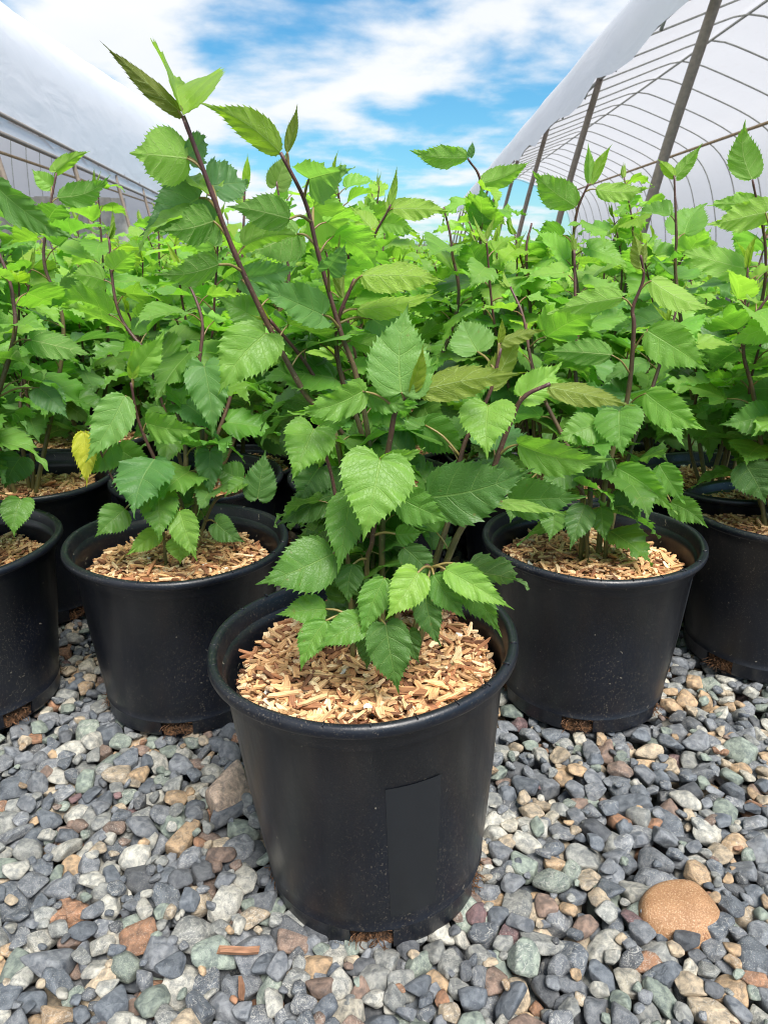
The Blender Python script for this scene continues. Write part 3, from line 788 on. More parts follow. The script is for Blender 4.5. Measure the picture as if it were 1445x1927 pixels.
# hand-posed stems and leaves ---------------------------------------------------
class Posed:
    """a sapling whose main shoots and leaves follow the photograph; extra leaves fill in"""
    def __init__(s, x, y, seed, pot=POT_MESH, mulch=0, yaw=0.0, tilt=(0, 0)):
        s.o = np.array([x, y, 0.0]); s.rg = np.random.default_rng(seed)
        s.root = sapling_root(x, y, pot, mulch, yaw, tilt, lift=seed != 7); s.st = []; s.bz = .205
    def stem(s, pts, r0=.0042, r1=.0016, base=None, auto=None, **kw):
        """pts: (px, py, D) from the ground up"""
        P = [at(*q) - s.o for q in pts]
        if base is not None: P = [np.array([base[0], base[1], s.bz])] + P
        sg, p = stem_geo(P, r0, r1); so_ = sg.build('stem', MAT_STEM, s.root); fg = Geo()
        if auto: auto_leaves(fg, s.rg, p, *auto, **kw)
        s.st.append((so_, p, fg)); return len(s.st) - 1
    def leaf(s, bx, by, tx, ty, D0, D1, W, face=1, roll=0.0, fold=.2, curl=.4, col=C_MID, wave=.024, shape=None, pet=True, k=None, hi=True):
        rg = s.rg; a = at(bx, by, D0); b = at(tx, ty, D1); Ln = np.linalg.norm(b - a)
        d = unit(b - a); v = unit(CAM - (a + b) / 2); n = unit(v - d * np.dot(v, d)) * face
        n = n * cos(roll) + np.cross(d, n) * sin(roll)
        Wm = W * depth((a + b) / 2) / FPX / max(.35, cos(roll)) / max(.5, cos(fold * .8))
        a = a - s.o; b = b - s.o
        dist = [np.linalg.norm(p - a, axis=1) for (_, p, _) in s.st]
        i = int(np.argmin([q.min() for q in dist])) if k is None else k
        so_, p, fg = s.st[i]; j = int(np.argmin(dist[i]))
        if pet and .004 < dist[i][j] < .10: petiole(fg, rg, p[max(0, j - 2)], a, .0011, red=.55)
        put_leaf(fg, rg, a, b, n, min(Wm / Ln, 1.6), fold, curl, np.asarray(col) * rg.uniform(.92, 1.08), hi, wave=wave, shape=shape)
    def done(s):
        for (so_, p, fg) in s.st:
            if fg.n: fg.build('foliage', MAT_LEAF, so_)
        return s.root

C_BL = C_BRZ * .75 + s2l(110, 70, 40) * .25
def hero():
    h = Posed(HERO[0], HERO[1], 7, POT_MESH, 0, 0.0, (0.0, -0.045))
    s_ = link('redaction', redaction_mesh(-82, -59.5, .042, .186, 0.0), [c for c in h.root.children if c.name.startswith('pot')][0]); s_['label'] = 'blank dull grey redaction patch down the pot wall'  # added patch standing for a redacted logo, not a real sticker
    h.bz = .232
    pt = [c for c in h.root.children if c.name.startswith('pot')][0]; pt.location.z = -.008; pt.scale.z = 1.112; [c for c in h.root.children if c.name.startswith('mulch')][0].location.z = .026
    A = h.stem([(640, 855, .645), (570, 735, .635), (500, 602, .625), (440, 472, .615), (395, 352, .608), (345, 218, .60)], .0030, .0016, (-.018, .0), (.42, .9, .034), back=True, hi=True, size=.7, tipbud=False)
    B = h.stem([(700, 900, .65), (672, 715, .65), (642, 628, .645), (600, 482, .635), (575, 382, .63), (528, 287, .62)], .0029, .0014, (-.004, .01), (.40, .9, .034), back=True, hi=True, size=.7, tipbud=False)
    B2 = h.stem([(690, 880, .66), (645, 720, .665), (632, 640, .66), (640, 590, .65), (668, 525, .645)], .0028, .0015, (-.012, .012), (.2, .85, .032), back=True, hi=True, size=.7, tipbud=False, age_top=.6)
    A2 = h.stem([(668, 900, .665), (630, 790, .66), (580, 690, .655), (506, 600, .63)], .0026, .0014, (-.020, .008), (.25, .9, .03), back=True, hi=True, size=.72, age_top=.5)
    Dd = h.stem([(720, 950, .63), (736, 815, .615), (748, 765, .61), (775, 737, .605)], .0034, .0016, (.006, -.004), (.15, .7, .035), back=True, hi=True, size=.6, tipbud=False, age_top=.5)
    E = h.stem([(850, 1032, .62), (905, 940, .615), (958, 800, .61), (985, 748, .605), (1035, 722, .60)], .0036, .0015, (.030, -.012), (.3, .8, .05), back=True, hi=True, size=.8, tipbud=False, age_top=.6)
    F_ = h.stem([(822, 1048, .63), (850, 955, .635), (872, 840, .64), (920, 742, .64), (942, 655, .64)], .0034, .0014, (.026, .004), (.25, .75, .045), back=True, hi=True, size=.8, tipbud=False, age_top=.6)
    G = h.stem([(690, 1075, .62), (700, 1020, .61), (712, 930, .60), (716, 868, .59)], .0028, .0014, (-.006, -.012), None)
    Hh = h.stem([(655, 1060, .625), (640, 990, .62), (625, 900, .62), (600, 812, .61)], .0026, .0013, (-.022, -.006), None)
    for k_, (lo_, hi_, n_, sz_) in {A: (.10, .45, .022, .56), B: (.10, .45, .022, .56), A2: (.12, .6, .03, .52), B2: (.1, .6, .03, .52), Dd: (.2, .75, .03, .5), F_: (.25, .7, .035, .52), G: (.25, .85, .035, .45), Hh: (.3, .9, .035, .48)}.items():
        auto_leaves(h.st[k_][2], h.rg, h.st[k_][1], lo_, hi_, n_, True, size=sz_, tipbud=False, age_top=.6, back=True)   # small filling leaves
    I_ = h.stem([(760, 1085, .61), (790, 1060, .60), (815, 1070, .585)], .0024, .0012, (.012, -.016), None)
    J = h.stem([(700, 1130, .60), (690, 1150, .585), (650, 1160, .575)], .0022, .0012, (-.010, -.018), None)
    l = h.leaf
    # --- tall left shoot
    l(336, 207, 188, 76, .60, .57, 38, -1, .35, .55, .25, C_BL * .7, .01)
    l(345, 217, 352, 168, .598, .70, 150, 1, .0, 1.02, .3, C_YNG * .8 + C_MID * .2, .02, 0)
    l(352, 298, 243, 288, .604, .56, 112, -1, .1, .25, .25, C_LITE, .02, 0)
    l(352, 294, 386, 258, .61, .65, 55, 1, .4, .4, .4, C_BLUE, .03)
    l(402, 416, 300, 434, .61, .57, 74, -1, -.45, .2, -.5, C_MID, .02, 1)
    l(376, 372, 262, 446, .64, .62, 112, 1, .2, .2, .5, C_BLUE, .03, 2)
    l(400, 350, 470, 345, .625, .65, 80, 1, -.5, .3, .4, C_BLUE, .05, 0)
    l(412, 498, 288, 516, .60, .56, 66, -1, -.5, .15, -.35, C_MID, .014, 1)
    l(455, 525, 560, 500, .63, .66, 60, 1, .5, .4, .4, C_BLUE)
    l(500, 628, 410, 745, .60, .575, 112, 1, .0, .22, .35, C_LITE * .6 + C_MID * .4, .035, 0)
    l(495, 610, 408, 560, .64, .64, 70, 1, .4, .2, .5, C_MID)
    # --- second shoot
    l(527, 286, 374, 194, .62, .585, 62, -1, -.3, .35, .15, C_YNG * .7 + C_BRZ * .3, .01, 1)
    l(541, 286, 560, 194, .62, .61, 24, -1, .2, .95, .1, C_BRZ, .008, 1)
    l(582, 336, 668, 316, .622, .58, 86, 1, .35, .5, .35, C_BLUE * .6 + C_LITE * .4, .05, 0)
    l(545, 412, 425, 388, .60, .58, 66, -1, -.4, .2, -.3, C_MID, .014, 1)
    l(590, 390, 668, 442, .66, .70, 90, 1, .2, .3, .3, C_LITE, .02)
    l(560, 440, 470, 480, .66, .65, 90, -1, .2, .2, .1, C_MID, .02)
    l(606, 592, 468, 526, .62, .58, 76, 1, .45, .35, .3, C_BLUE * .5 + C_MID * .5, .03, 0)
    l(618, 505, 652, 455, .62, .60, 55, 1, .3, .7, .3, C_BLUE, .05)
    l(645, 560, 640, 440, .645, .64, 26, -1, .2, .95, .1, C_BRZ, .01)
    l(682, 518, 840, 530, .64, .60, 62, -1, -.55, .3, .4, C_YNG, .012, 1)
    l(672, 582, 830, 546, .66, .64, 42, -1, -.6, .3, .2, C_YNG, .012, 1)
    l(660, 640, 770, 672, .66, .64, 40, -1, .6, .3, .4, C_LITE)
    l(700, 600, 790, 640, .67, .67, 80, 1, .2, .3, .4, C_BLUE)
    # --- middle crown
    l(755, 738, 768, 570, .605, .63, 128, 1, .0, .22, .25, C_LITE * .5 + C_BLUE * .5, .02, 0)
    l(786, 735, 990, 700, .605, .55, 66, -1, -.35, .35, .25, C_BRZ, .012, 1)
    l(772, 737, 797, 645, .605, .60, 30, 1, .4, .9, .1, C_BRZ, .01, 1)
    l(682, 736, 540, 776, .60, .565, 66, 1, -.35, .25, .45, C_LITE * .5 + C_MID * .5, .04, 0)
    l(690, 740, 790, 768, .62, .60, 48, 1, .3, .3, .4, C_MID, .03)
    l(590, 808, 548, 908, .60, .57, 104, 1, .0, .25, .5, C_LITE * .4 + C_MID * .6, .05, 2)
    l(600, 800, 680, 770, .61, .60, 50, 1, .3, .3, .5, C_MID, .05)
    l(715, 866, 682, 1022, .575, .545, 150, 1, .05, .10, .55, C_LITE * .7 + C_MID * .3, .022, 2)
    l(716, 862, 800, 842, .585, .60, 36, 1, .6, .3, .4, C_LITE, .02)
    l(660, 925, 636, 1082, .60, .565, 84, 1, .1, .2, .35, C_MID, .015, 1)
    l(627, 1042, 480, 1100, .59, .56, 112, 1, .15, .12, .35, C_MID * .6 + C_DARK * .4, .02, 1)
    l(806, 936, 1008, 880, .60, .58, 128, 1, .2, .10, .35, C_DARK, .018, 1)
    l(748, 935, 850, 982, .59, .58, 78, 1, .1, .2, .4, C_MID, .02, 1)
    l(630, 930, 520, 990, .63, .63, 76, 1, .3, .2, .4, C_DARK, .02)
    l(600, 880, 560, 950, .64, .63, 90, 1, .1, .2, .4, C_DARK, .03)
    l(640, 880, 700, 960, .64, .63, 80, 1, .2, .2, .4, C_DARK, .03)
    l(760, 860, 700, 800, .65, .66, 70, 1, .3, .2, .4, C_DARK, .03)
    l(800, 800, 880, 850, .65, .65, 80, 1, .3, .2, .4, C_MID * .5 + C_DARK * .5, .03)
    # --- right shoots
    l(918, 764, 917, 866, .60, .57, 112, 1, .0, .22, .45, C_LITE, .03, 2)
    l(975, 836, 1165, 862, .60, .56, 76, 1, .4, .3, .35, C_MID * .6 + C_LITE * .4, .02, 1)
    l(1032, 728, 1195, 764, .60, .55, 46, -1, -.5, .35, .4, C_BRZ, .012, 1)
    l(980, 746, 1058, 680, .61, .63, 66, 1, .2, .3, .3, C_LITE, .03)
    l(925, 732, 988, 622, .64, .64, 54, -1, .3, .4, .2, C_BRZ, .02)
    l(898, 662, 868, 598, .66, .69, 84, 1, .2, .2, .3, C_LITE * .5 + C_BLUE * .5, .02)
    l(942, 642, 1028, 620, .64, .62, 30, -1, -.5, .4, .3, C_BRZ)
    l(938, 645, 944, 596, .64, .64, 16, 1, .3, .9, .1, C_BRZ)
    l(958, 940, 1105, 934, .61, .59, 84, 1, .3, .2, .4, C_DARK * .7 + C_MID * .3, .02, 1)
    l(945, 944, 1068, 968, .60, .57, 26, -1, -.6, .3, .3, C_LITE, .01)
    l(905, 700, 870, 790, .64, .63, 60, 1, .3, .3, .4, C_MID)
    # --- low leaves over the mulch
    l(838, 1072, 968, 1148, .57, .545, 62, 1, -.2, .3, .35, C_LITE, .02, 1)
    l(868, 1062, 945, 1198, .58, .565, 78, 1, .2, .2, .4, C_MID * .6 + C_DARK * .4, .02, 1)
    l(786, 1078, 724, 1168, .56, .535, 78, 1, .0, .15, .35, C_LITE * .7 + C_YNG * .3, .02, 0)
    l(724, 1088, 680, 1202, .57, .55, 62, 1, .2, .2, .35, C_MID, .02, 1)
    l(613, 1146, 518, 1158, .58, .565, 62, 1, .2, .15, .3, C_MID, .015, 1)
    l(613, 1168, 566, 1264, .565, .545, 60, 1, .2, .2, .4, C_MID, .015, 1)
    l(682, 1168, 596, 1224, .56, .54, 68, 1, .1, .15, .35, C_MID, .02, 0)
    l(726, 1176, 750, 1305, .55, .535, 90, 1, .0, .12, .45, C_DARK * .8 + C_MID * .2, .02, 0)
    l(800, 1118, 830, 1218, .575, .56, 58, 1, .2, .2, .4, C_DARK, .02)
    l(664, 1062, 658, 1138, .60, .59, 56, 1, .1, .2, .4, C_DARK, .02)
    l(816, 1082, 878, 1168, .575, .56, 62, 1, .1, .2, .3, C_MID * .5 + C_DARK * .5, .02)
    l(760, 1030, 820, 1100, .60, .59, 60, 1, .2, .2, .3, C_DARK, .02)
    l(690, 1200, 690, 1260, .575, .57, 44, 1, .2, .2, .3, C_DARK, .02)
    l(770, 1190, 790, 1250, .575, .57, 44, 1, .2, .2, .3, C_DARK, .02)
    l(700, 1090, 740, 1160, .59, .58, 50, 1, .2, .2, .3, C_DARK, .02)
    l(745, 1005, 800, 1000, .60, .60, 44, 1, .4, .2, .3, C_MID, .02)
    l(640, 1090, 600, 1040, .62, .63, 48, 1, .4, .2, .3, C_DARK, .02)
    r = h.done()
    tag(r, 'mulberry sapling in black pot standing alone on the gravel in front, two tall shoots', 'potted plant', 'potted mulberry saplings')
hero()

def left_front():
    h = Posed(-0.288, 0.945, 31, mulch=1, yaw=.12, tilt=(0, .02)); Y = .945
    h.stem([(345, 960, .93), (300, 880, .92), (262, 795, .91), (247, 720, .90)], .0036, .0015, (.006, -.02), (.3, .7, .07), hi=True, size=.8, tipbud=False, age_top=.6)
    h.stem([(350, 850, .97), (300, 700, 1.0), (225, 590, 1.02), (205, 445, 1.03)], .0042, .0015, (-.01, .01), (.34, .98, .030), hi=True, size=.84)
    h.stem([(380, 850, .96), (375, 700, .97), (380, 600, .98), (340, 500, 1.0)], .004, .0015, (.01, .012), (.34, .98, .030), hi=True, size=.84)
    h.stem([(400, 950, .95), (440, 930, .95), (500, 905, .94)], .0028, .0014, (.015, .0), (.4, 1.0, .03), hi=True, size=.7, age_top=.2, tipbud=False)
    h.stem([(370, 930, .99), (430, 760, 1.02), (455, 640, 1.04), (470, 540, 1.05)], .004, .0014, (.012, .02), (.34, .98, .030), hi=True, size=.84)
    h.stem([(300, 960, .92), (255, 935, .91), (215, 905, .90), (170, 800, .90)], .0024, .0012, (-.01, -.02), None)
    l = h.leaf
    l(236, 745, 160, 872, .90, .87, 78, 1, .0, .2, .4, C_LITE * .5 + C_BLUE * .5, .02, 1)
    l(218, 830, 150, 900, .91, .89, 70, 1, .2, .2, .4, C_MID, .02, 1)
    l(158, 812, 164, 918, .90, .885, 48, 1, .2, .3, .4, C_YEL, .02, 1)
    l(254, 702, 312, 618, .90, .90, 54, 1, .2, .3, .3, C_LITE, .02, 1)
    l(249, 712, 250, 650, .90, .90, 24, 1, .3, .9, .1, C_YNG, .01, 1)
    l(276, 796, 388, 806, .91, .88, 62, 1, .2, .25, .4, C_MID * .5 + C_LITE * .5, .03, 1)
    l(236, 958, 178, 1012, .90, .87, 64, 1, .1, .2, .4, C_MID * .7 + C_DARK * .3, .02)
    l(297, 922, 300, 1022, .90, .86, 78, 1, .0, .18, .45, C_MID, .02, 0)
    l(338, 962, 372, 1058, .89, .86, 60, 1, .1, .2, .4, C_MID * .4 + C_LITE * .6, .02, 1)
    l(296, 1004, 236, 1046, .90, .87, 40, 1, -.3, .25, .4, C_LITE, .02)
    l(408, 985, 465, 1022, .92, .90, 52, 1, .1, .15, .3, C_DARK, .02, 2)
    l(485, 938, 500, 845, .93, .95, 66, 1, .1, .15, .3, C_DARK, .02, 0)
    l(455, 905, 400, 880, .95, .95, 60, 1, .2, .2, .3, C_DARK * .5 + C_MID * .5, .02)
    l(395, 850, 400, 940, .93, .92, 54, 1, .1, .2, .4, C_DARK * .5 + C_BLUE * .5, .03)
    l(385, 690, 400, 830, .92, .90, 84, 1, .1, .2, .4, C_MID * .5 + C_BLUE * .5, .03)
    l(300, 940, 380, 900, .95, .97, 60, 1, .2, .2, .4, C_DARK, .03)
    l(345, 1015, 340, 1062, .90, .89, 56, 1, .1, .2, .2, C_LITE, .02)
    l(230, 848, 300, 885, .94, .93, 60, 1, .3, .2, .4, C_MID, .02)
    r = h.done()
    tag(r, 'mulberry sapling in the whole front-row pot left of centre, one yellow leaf on its left', 'potted plant', 'potted mulberry saplings')
left_front()

def right_front():
    h = Posed(0.292, 0.950, 33, mulch=2, yaw=-.25, tilt=(0, -.02))
    s_ = link('redaction', redaction_mesh(-21, -8, .055, .220, 0.0, 2), [c for c in h.root.children if c.name.startswith('pot')][0]); s_['label'] = 'narrow dull grey redaction patch at the right edge of the pot'  # second added patch, for a similar redacted strip; no real sticker
    h.stem([(1140, 900, .95), (1180, 750, .94), (1192, 620, .93), (1190, 580, .93), (1210, 525, .925), (1205, 480, .92)], .0044, .0014, (.008, .0), (.1, .5, .04), hi=True, size=.9, tipbud=False, age_top=.6)
    h.stem([(1110, 900, .99), (1082, 700, 1.03), (1082, 560, 1.05), (1080, 470, 1.06)], .0044, .0015, (-.008, .015), (.30, .98, .030), hi=True, size=.84)
    h.stem([(1170, 900, .98), (1230, 720, 1.0), (1255, 640, 1.02), (1275, 575, 1.03)], .004, .0014, (.02, .01), (.30, .98, .030), hi=True, size=.84)
    h.stem([(1090, 900, .95), (1010, 720, .98), (985, 600, 1.0), (960, 540, 1.02)], .004, .0014, (-.015, .0), (.34, .98, .030), hi=True, size=.84)
    h.stem([(1150, 930, .93), (1230, 900, .92), (1262, 880, .91)], .003, .0014, (.015, -.01), None)
    h.stem([(1100, 940, .93), (1060, 900, .92), (1010, 880, .92)], .003, .0014, (-.01, -.015), (.3, 1, .03), hi=True, size=.75, tipbud=False, age_top=.3)
    l = h.leaf
    l(1170, 560, 1028, 592, .925, .89, 52, -1, -.4, .3, .3, C_LITE, .012, 1)
    l(1225, 528, 1352, 582, .92, .89, 54, -1, -.4, .3, .4, C_LITE * .5 + C_YNG * .5, .012, 1)
    l(1150, 668, 1018, 664, .92, .89, 52, -1, -.4, .3, .3, C_MID, .012, 1)
    l(1218, 622, 1335, 700, .92, .90, 84, 1, .1, .2, .4, C_MID * .5 + C_LITE * .5, .02, 1)
    l(1206, 505, 1190, 435, .92, .92, 30, -1, .3, .85, .1, C_BRZ, .01, 1)
    l(1212, 495, 1218, 452, .92, .92, 20, -1, .3, .85, .1, C_BRZ, .01, 1)
    l(1165, 775, 1172, 862, .90, .87, 96, 1, .0, .2, .4, C_MID, .02, 2)
    l(1125, 800, 1040, 830, .91, .90, 70, 1, .2, .2, .4, C_MID * .5 + C_LITE * .5, .02, 1)
    l(1215, 740, 1330, 810, .91, .89, 70, 1, .2, .25, .4, C_MID * .5 + C_LITE * .5, .02, 1)
    l(1160, 880, 1275, 968, .90, .86, 66, 1, .2, .2, .3, C_MID * .6 + C_LITE * .4, .02, 1)
    l(1262, 945, 1332, 994, .90, .87, 54, 1, .2, .2, .3, C_MID, .02, 1)
    l(1240, 875, 1290, 950, .90, .88, 56, 1, .1, .2, .3, C_MID, .03, 1)
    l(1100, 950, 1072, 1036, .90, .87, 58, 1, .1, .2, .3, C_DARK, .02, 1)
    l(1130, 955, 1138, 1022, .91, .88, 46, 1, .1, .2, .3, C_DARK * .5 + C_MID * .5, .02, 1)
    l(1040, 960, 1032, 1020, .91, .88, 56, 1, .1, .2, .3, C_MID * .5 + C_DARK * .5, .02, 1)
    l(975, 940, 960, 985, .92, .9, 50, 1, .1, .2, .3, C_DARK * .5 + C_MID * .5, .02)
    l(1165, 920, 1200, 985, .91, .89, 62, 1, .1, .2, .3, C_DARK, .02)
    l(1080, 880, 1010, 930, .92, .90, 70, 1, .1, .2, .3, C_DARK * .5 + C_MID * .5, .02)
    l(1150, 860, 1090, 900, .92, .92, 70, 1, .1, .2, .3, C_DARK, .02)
    r = h.done()
    tag(r, 'mulberry sapling in speckled black front-row pot right of centre, dark leaves drooping over the rim', 'potted plant', 'potted mulberry saplings')
right_front()

def skyline(name_xy, seed, stems, leaves, label, mulch=0, base_stems=5, H=.65):
    """a sapling further back with a few shoots seen against the sky"""
    h = Posed(name_xy[0], name_xy[1], seed, mulch=mulch, yaw=seed * .3)
    rg = np.random.default_rng(seed + 500)
    for pts in stems:
        h.stem(pts, .0042, .0015, (rg.normal() * .012, rg.normal() * .012), (.30, .90, .036), hi=True, size=.95, tipbud=not leaves)
    for st in random_stems(rg, base_stems, .42, H, .14):
        sg, p = stem_geo(st, .004, .0014); so_ = sg.build('stem', MAT_STEM, h.root); fg = Geo()
        auto_leaves(fg, rg, p, .32, .985, .034, True, 1.05); h.st.append((so_, p, fg))
    for q in leaves: h.leaf(*q[:7], **q[7])
    r = h.done(); tag(r, label, 'potted plant', 'potted mulberry saplings'); return r
BY = {(r, c): (x, y) for (r, c, x, y) in POTS}
USED = {(0, -1), (0, 1)}
def sk(rc, *a, **k):
    USED.add(rc); return skyline(BY[rc], *a, **k)
dk = dict
sk((0, -2), 41, [[(10, 700, .93), (25, 560, .94), (-20, 430, .95)], [(-60, 620, .95), (-90, 480, .97)]],
   [(40, 940, 28, 1012, .90, .87, 60, dk(col=C_MID, shape=0)), (-12, 345, 152, 455, .86, .84, 62, dk(face=1, roll=.45, col=C_DARK * .6 + C_MID * .4, fold=.25, curl=.3)), (60, 640, 175, 668, .92, .9, 56, dk(face=-1, roll=-.3, col=C_MID)),
    (40, 860, 10, 920, .93, .92, 70, dk(col=C_DARK)), (75, 730, 130, 790, .93, .92, 60, dk(col=C_BLUE))],
   'mulberry sapling in the front-row pot cut off by the left edge of the picture', 1)
sk((0, 2), 43, [[(1420, 760, 1.04), (1400, 640, 1.03), (1470, 520, 1.02)], [(1500, 700, 1.05), (1520, 560, 1.06)]],
   [(1440, 400, 1330, 425, 1.0, .96, 60, dk(face=-1, roll=-.4, col=C_LITE * .5 + C_YNG * .5)), (1400, 870, 1440, 950, .99, .97, 80, dk(col=C_DARK)), (1445, 780, 1350, 800, 1.0, .98, 70, dk(col=C_DARK * .5 + C_MID * .5)),
    (1460, 610, 1370, 650, 1.0, .98, 60, dk(col=C_LITE, face=-1, roll=-.3))],
   'mulberry sapling in the front-row pot cut off by the right edge of the picture', 2)
sk((1, -2), 45, [[(120, 640, 1.24), (85, 500, 1.25), (90, 420, 1.26), (107, 325, 1.27)]],
   [(106, 322, 172, 284, 1.27, 1.25, 28, dk(face=-1, roll=.3, col=C_LITE * .6 + C_YNG * .4, fold=.6)), (110, 372, 207, 330, 1.27, 1.23, 48, dk(face=-1, roll=-.3, col=C_MID, shape=1)), (98, 350, 60, 318, 1.28, 1.28, 36, dk(col=C_LITE))],
   'second-row mulberry sapling on the left with a slim shoot reaching to the greenhouse rail', 2)
sk((1, -1), 47, [[(440, 640, 1.26), (455, 500, 1.27), (462, 330, 1.28)], [(520, 600, 1.24), (540, 470, 1.25), (520, 340, 1.26)]],
   [(462, 350, 466, 288, 1.28, 1.28, 18, dk(col=C_YNG, fold=.9)), (520, 350, 540, 285, 1.26, 1.27, 52, dk(col=C_BRZ * .5 + C_BLUE * .5, fold=.6)), (455, 355, 408, 312, 1.28, 1.26, 26, dk(col=C_LITE))],
   'second-row mulberry sapling half hidden behind the front plant\'s tall left shoot', 1)
sk((1, 0), 49, [[(750, 640, 1.23), (700, 480, 1.22), (735, 385, 1.20)], [(850, 620, 1.25), (850, 470, 1.26), (835, 390, 1.27)]],
   [(733, 392, 746, 308, 1.20, 1.19, 20, dk(col=C_YNG, fold=.9, face=-1)), (740, 392, 850, 398, 1.20, 1.15, 44, dk(face=-1, roll=-.4, col=C_YNG)), (700, 430, 655, 385, 1.22, 1.22, 44, dk(face=-1, col=C_YNG, roll=.3)), (720, 420, 790, 440, 1.21, 1.18, 40, dk(col=C_LITE))],
   'second-row mulberry sapling straight behind the front plant, slim spear of young leaf on top', 0)
sk((1, 1), 51, [[(930, 700, 1.26), (905, 500, 1.27), (905, 350, 1.28), (880, 298, 1.27)], [(1000, 640, 1.24), (990, 480, 1.25), (1000, 420, 1.26)], [(1085, 640, 1.25), (1078, 480, 1.24), (1085, 400, 1.23), (1107, 345, 1.22)]],
   [(879, 297, 768, 282, 1.27, 1.22, 44, dk(face=-1, roll=-.3, col=C_MID * .5 + C_LITE * .5, shape=1)), (884, 295, 889, 265, 1.27, 1.27, 16, dk(col=C_BLUE, fold=.8)), (905, 346, 1000, 302, 1.28, 1.25, 44, dk(face=-1, roll=.2, col=C_LITE, fold=.5)),
    (1082, 388, 1000, 320, 1.23, 1.19, 62, dk(face=-1, roll=-.2, col=C_MID * .5 + C_LITE * .5, shape=1)), (1108, 345, 1106, 268, 1.22, 1.21, 22, dk(col=C_LITE, fold=.8, face=-1)), (1112, 345, 1152, 270, 1.22, 1.20, 24, dk(col=C_YNG, fold=.7, face=-1)),
    (1122, 356, 1230, 350, 1.22, 1.17, 38, dk(face=-1, roll=-.4, col=C_LITE * .5 + C_YNG * .5, shape=1)), (908, 420, 905, 350, 1.25, 1.23, 58, dk(face=-1, col=C_MID, shape=0))],
   'second-row mulberry sapling right of centre with several shoots crossing the open sky', 2)
sk((1, 2), 53, [[(1420, 620, 1.24), (1440, 480, 1.23), (1415, 338, 1.20)], [(1275, 560, 1.30), (1272, 440, 1.30), (1268, 330, 1.30)]],
   [(1414, 337, 1402, 224, 1.20, 1.19, 62, dk(face=-1, roll=.1, col=C_MID * .4 + C_LITE * .6, shape=1, fold=.15)), (1418, 385, 1330, 388, 1.21, 1.16, 40, dk(face=-1, roll=-.3, col=C_LITE)), (1268, 332, 1238, 300, 1.30, 1.28, 22, dk(col=C_YNG, face=-1, fold=.6)),
    (1272, 332, 1322, 268, 1.30, 1.28, 30, dk(col=C_LITE, face=-1, fold=.5)), (1400, 505, 1270, 470, 1.22, 1.2, 60, dk(col=C_LITE, face=-1, roll=.3))],
   'second-row mulberry sapling far right whose upright pointed leaf tops the greenhouse posts', 0)

# every other pot of the block is a copy of one of the nine kinds
LAB = {}
ORD = ['front', 'second', 'third', 'fourth']
first = True; nth = 0; rgp = np.random.default_rng(77)
src_used = set()
for (r, c, x, y) in POTS:
    if (r, c) in USED: continue
    vi = int(rgp.integers(9))
    if r <= 1: vi = [1, 3, 5][vi % 3]
    if vi not in src_used: o = VARIANTS[vi]; src_used.add(vi)
    else: o = copy_tree(VARIANTS[vi])
    o.location = (x, y, 0); o.rotation_euler = (0, 0, rgp.uniform(0, 2 * pi))
    s = (rgp.uniform(.61, .79) if r < 5 else rgp.uniform(.57, .66)) / (.76, .71, .81, .74, .78, .68, .84, .73, .77)[vi]
    o.scale = (1, 1, s)
    if r <= 1: lab = 'leafy mulberry sapling at the outer %s end of the %s row' % ('left' if c < 0 else 'right', ORD[r])
    elif r <= 3: lab = 'leafy mulberry sapling in the %s row, %s' % (ORD[r], 'directly behind the front plant' if c == 0 else '%s to the %s of the front plant\'s line' % (('first', 'second', 'third', 'fourth', 'fifth', 'sixth', 'seventh', 'eighth')[abs(c) - 1], 'left' if c < 0 else 'right'))
    else: lab = 'leafy mulberry sapling deep in the crowded rows, %s' % ('on the left greenhouse side' if x < -.35 else 'on the right greenhouse side' if x > .45 else 'under the open sky')
    tag(o, lab, 'potted plant', 'potted mulberry saplings')
for i, v in enumerate(VARIANTS):
    if i not in src_used:
        for ch in list(v.children_recursive): bpy.data.objects.remove(ch)
        bpy.data.objects.remove(v)

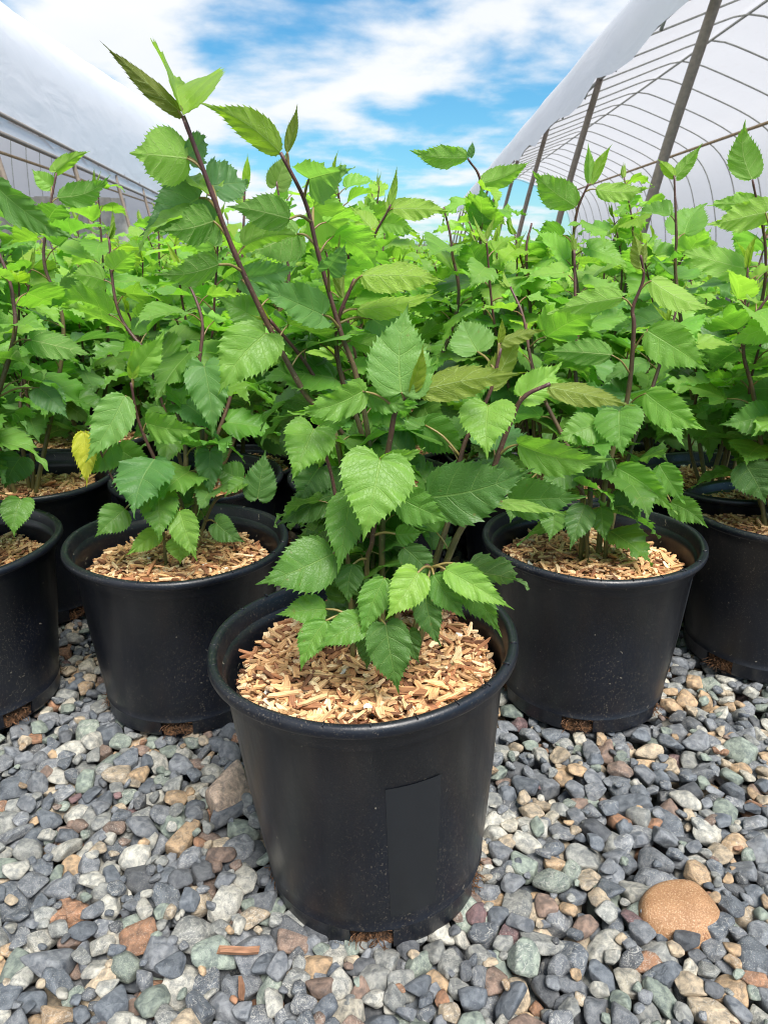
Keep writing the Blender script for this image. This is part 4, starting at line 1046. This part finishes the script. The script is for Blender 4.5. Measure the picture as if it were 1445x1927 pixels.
# ------------------------------------------------------------------ greenhouses
def axis_frame(vpx):
    yaw = math.atan((vpx - 722.5) / (FPX / CP)); a = np.array([sin(yaw), cos(yaw), 0]); b = np.array([cos(yaw), -sin(yaw), 0]); return a, b
def resample(pts, n):
    p = np.asarray(pts, float); s_ = np.concatenate([[0], np.cumsum(np.linalg.norm(np.diff(p, axis=0), axis=1))]); t = np.linspace(0, s_[-1], n)
    q = np.stack([np.interp(t, s_, p[:, k]) for k in (0, 1)], 1)
    for _ in range(2): q[1:-1] = q[1:-1] * .5 + (q[:-2] + q[2:]) * .25
    return q
def house(name, label, vpx, bow_prof, film_prof, d0, d1, bow_ds, post_ds, foot, eave, rails, sign, taper=None):
    a, b = axis_frame(vpx)
    def W(X, Z, d): return X * b + d * a + np.array([0, 0, Z])
    root = link(name, None, None, tuple(W(bow_prof[len(bow_prof) // 2][0], 0, d0))); o = np.array(root.location)
    tag(root, label, 'greenhouse', 'plastic covered hoop houses')
    tp = taper or (lambda d: 1.0)
    zc = eave[1]
    def Wt(X, Z, d): return W(X, zc + (Z - zc) * tp(d) if Z > zc else Z, d)
    # film
    g = Geo(); fp = resample(film_prof, 46); ds = np.linspace(d0, d1, 60); rg = np.random.default_rng(3)
    V = []
    for i, d in enumerate(ds):
        for j, (X, Z) in enumerate(fp):
            e = .020 * sin(d * 2 * pi / bow_ds[1] + .6) * sin(pi * j / 45) + .012 * sin(d * 1.7 + j * .5)
            low = min(j, 45 - j)
            if low < 3: e += 0.05 * sin(d * 2.3 + j) * (3 - low) / 3 + .03 * sin(d * 5.1)
            V.append(Wt(X, Z + e, d) - o)
    n = len(fp); F = [(i * n + j, i * n + j + 1, (i + 1) * n + j + 1, (i + 1) * n + j) for i in range(len(ds) - 1) for j in range(n - 1)]
    g.add(V, F, (.8, .8, .83)); fo = g.build('roof_film', MAT_FILM, root)
    # bows
    bp = resample(bow_prof, 40)
    d = bow_ds[0]
    while d < d1:
        g = Geo(); add_tube(g, [Wt(X, Z - .03, d) - o for X, Z in bp], .015, (.3, .3, .28), 8); g.build('bow', MAT_GALV, root); d += bow_ds[1]
    d = post_ds[0]
    while d < d1:
        for q in (0,):
            ft, ev = foot[q], (eave if q == 0 else (8.02, 2.2) if sign > 0 else (bow_prof[-1][0], bow_prof[-1][1]))
            mid_ = ((ft[0] * .5 + ev[0] * .5) - sign * (1 - 2 * q) * .03, (ft[1] + ev[1]) / 2)
            g = Geo(); add_tube(g, spline([W(ft[0], ft[1], d) - o, W(mid_[0], mid_[1], d) - o, W(ev[0], ev[1], d) - o], 12), .038, (.2, .18, .16), 12); g.build('post', MAT_STEEL, root)
        d += post_ds[1]
    for (nm, X, Z, r, mat) in rails:
        g = Geo(); add_tube(g, [Wt(X, Z, dd) - o for dd in np.linspace(d0, d1, 24)], r, (.3, .3, .28), 8); g.build(nm, mat, root)
    return root, W, o
# right house: profile as (lateral, height)
RB = [(1.96, 2.36), (2.06, 2.75), (2.28, 3.08), (2.62, 3.24), (3.2, 3.44), (4.1, 3.76), (5.0, 4.09), (5.9, 3.76), (6.8, 3.40), (7.4, 3.10), (7.8, 2.72), (8.08, 2.2), (8.38, 1.2), (8.52, 0.1)]
RF = [(1.74, 2.16), (1.84, 2.62), (2.00, 2.98), (2.24, 3.22), (2.62, 3.32), (3.2, 3.50), (4.1, 3.82), (5.0, 4.15), (5.9, 3.82), (6.8, 3.46), (7.42, 3.15), (7.85, 2.8), (8.16, 2.2), (8.45, 1.2), (8.6, 0.1)]
house('greenhouse', 'open-sided hoop house on the right, brown posts leaning under white film', 800, RB, RF, 2.2, 46, (2.6, 1.6), (5.95, 3.9), ((1.46, -.05), (8.3, -.05)), (1.98, 2.42),
      [('ridge_purlin', 5.0, 4.02, .022, MAT_GALV), ('eave_rail', 1.99, 2.42, .020, MAT_GALV), ('timber_rail', 7.1, 3.0, .035, MAT_TIMBER)], 1)
LB = [(-2.95, 2.08), (-2.97, 2.6), (-3.01, 3.06), (-3.16, 3.35), (-3.6, 3.68), (-4.4, 3.98), (-5.4, 4.14), (-6.2, 4.18), (-7.0, 4.14), (-8.0, 3.98), (-8.8, 3.68), (-9.25, 3.3), (-9.4, 2.08)]
LF = [(-2.90, 2.06), (-2.91, 2.6), (-2.95, 3.1), (-3.10, 3.4), (-3.6, 3.75), (-4.4, 4.05), (-5.4, 4.21), (-6.2, 4.25), (-7.0, 4.21), (-8.0, 4.05), (-8.8, 3.75), (-9.3, 3.35), (-9.45, 2.06), (-9.6, .2)]
lh, LW, lo = house('greenhouse', 'hoop house on the left with white film above a double side rail', 475, LB, LF, 5.0, 42, (6.0, 2.2), (10.0, 4.4), ((-2.62, -.05), (-9.8, -.05)), (-2.93, 2.06),
      [('eave_rail', -2.90, 2.09, .028, MAT_STEEL), ('side_rail', -2.90, 1.87, .030, MAT_STEEL), ('timber_rail', -4.6, 2.2, .03, MAT_TIMBER)], -1, taper=lambda d: 1.0 + .045 * (d - 9))
g = Geo(); P = [LW(-2.91, 1.89, 5.0) - lo, LW(-2.91, 2.07, 5.0) - lo]
ds = np.linspace(5, 42, 40); V = []
for d in ds: V += [LW(-2.915, 1.89, d) - lo, LW(-2.925, 2.07, d) - lo]
g.add(V, [(2 * i, 2 * i + 1, 2 * i + 3, 2 * i + 2) for i in range(39)], (.8, .8, .8)); g.build('side_film', MAT_FILM, lh)
g = Geo()
for i in range(16):
    X = -3.1 - i * .36; p = [LW(X, -.05, 21) - lo, LW(X - .35, -.05, 21) - lo, LW(X - .35, 1.7 + .012 * (i % 3), 21) - lo, LW(X, 1.7 + .012 * (i % 3), 21) - lo]
    q = [v + np.array([0, .03, 0]) for v in p]
    g.add(p + q, [(0, 1, 2, 3), (7, 6, 5, 4), (3, 2, 6, 7), (0, 3, 7, 4), (1, 5, 6, 2)], (.4, .38, .33))
g.build('end_wall', MAT_BOARD, lh, smooth=False)
g = Geo(); d_ = 41.6; pr = resample(LF[:-1], 40); k_ = 1.0 + .045 * (d_ - 9)
top = [LW(X, 2.06 + (Z - 2.06) * k_ if Z > 2.06 else Z, d_) - lo for X, Z in pr]; bot = [LW(X, -.04, d_) - lo for X, Z in pr]
g.add(top + bot, [(i, i + 1, 41 + i, 40 + i) for i in range(39)], (.8, .8, .8)); g.build('end_film', MAT_FILM, lh)
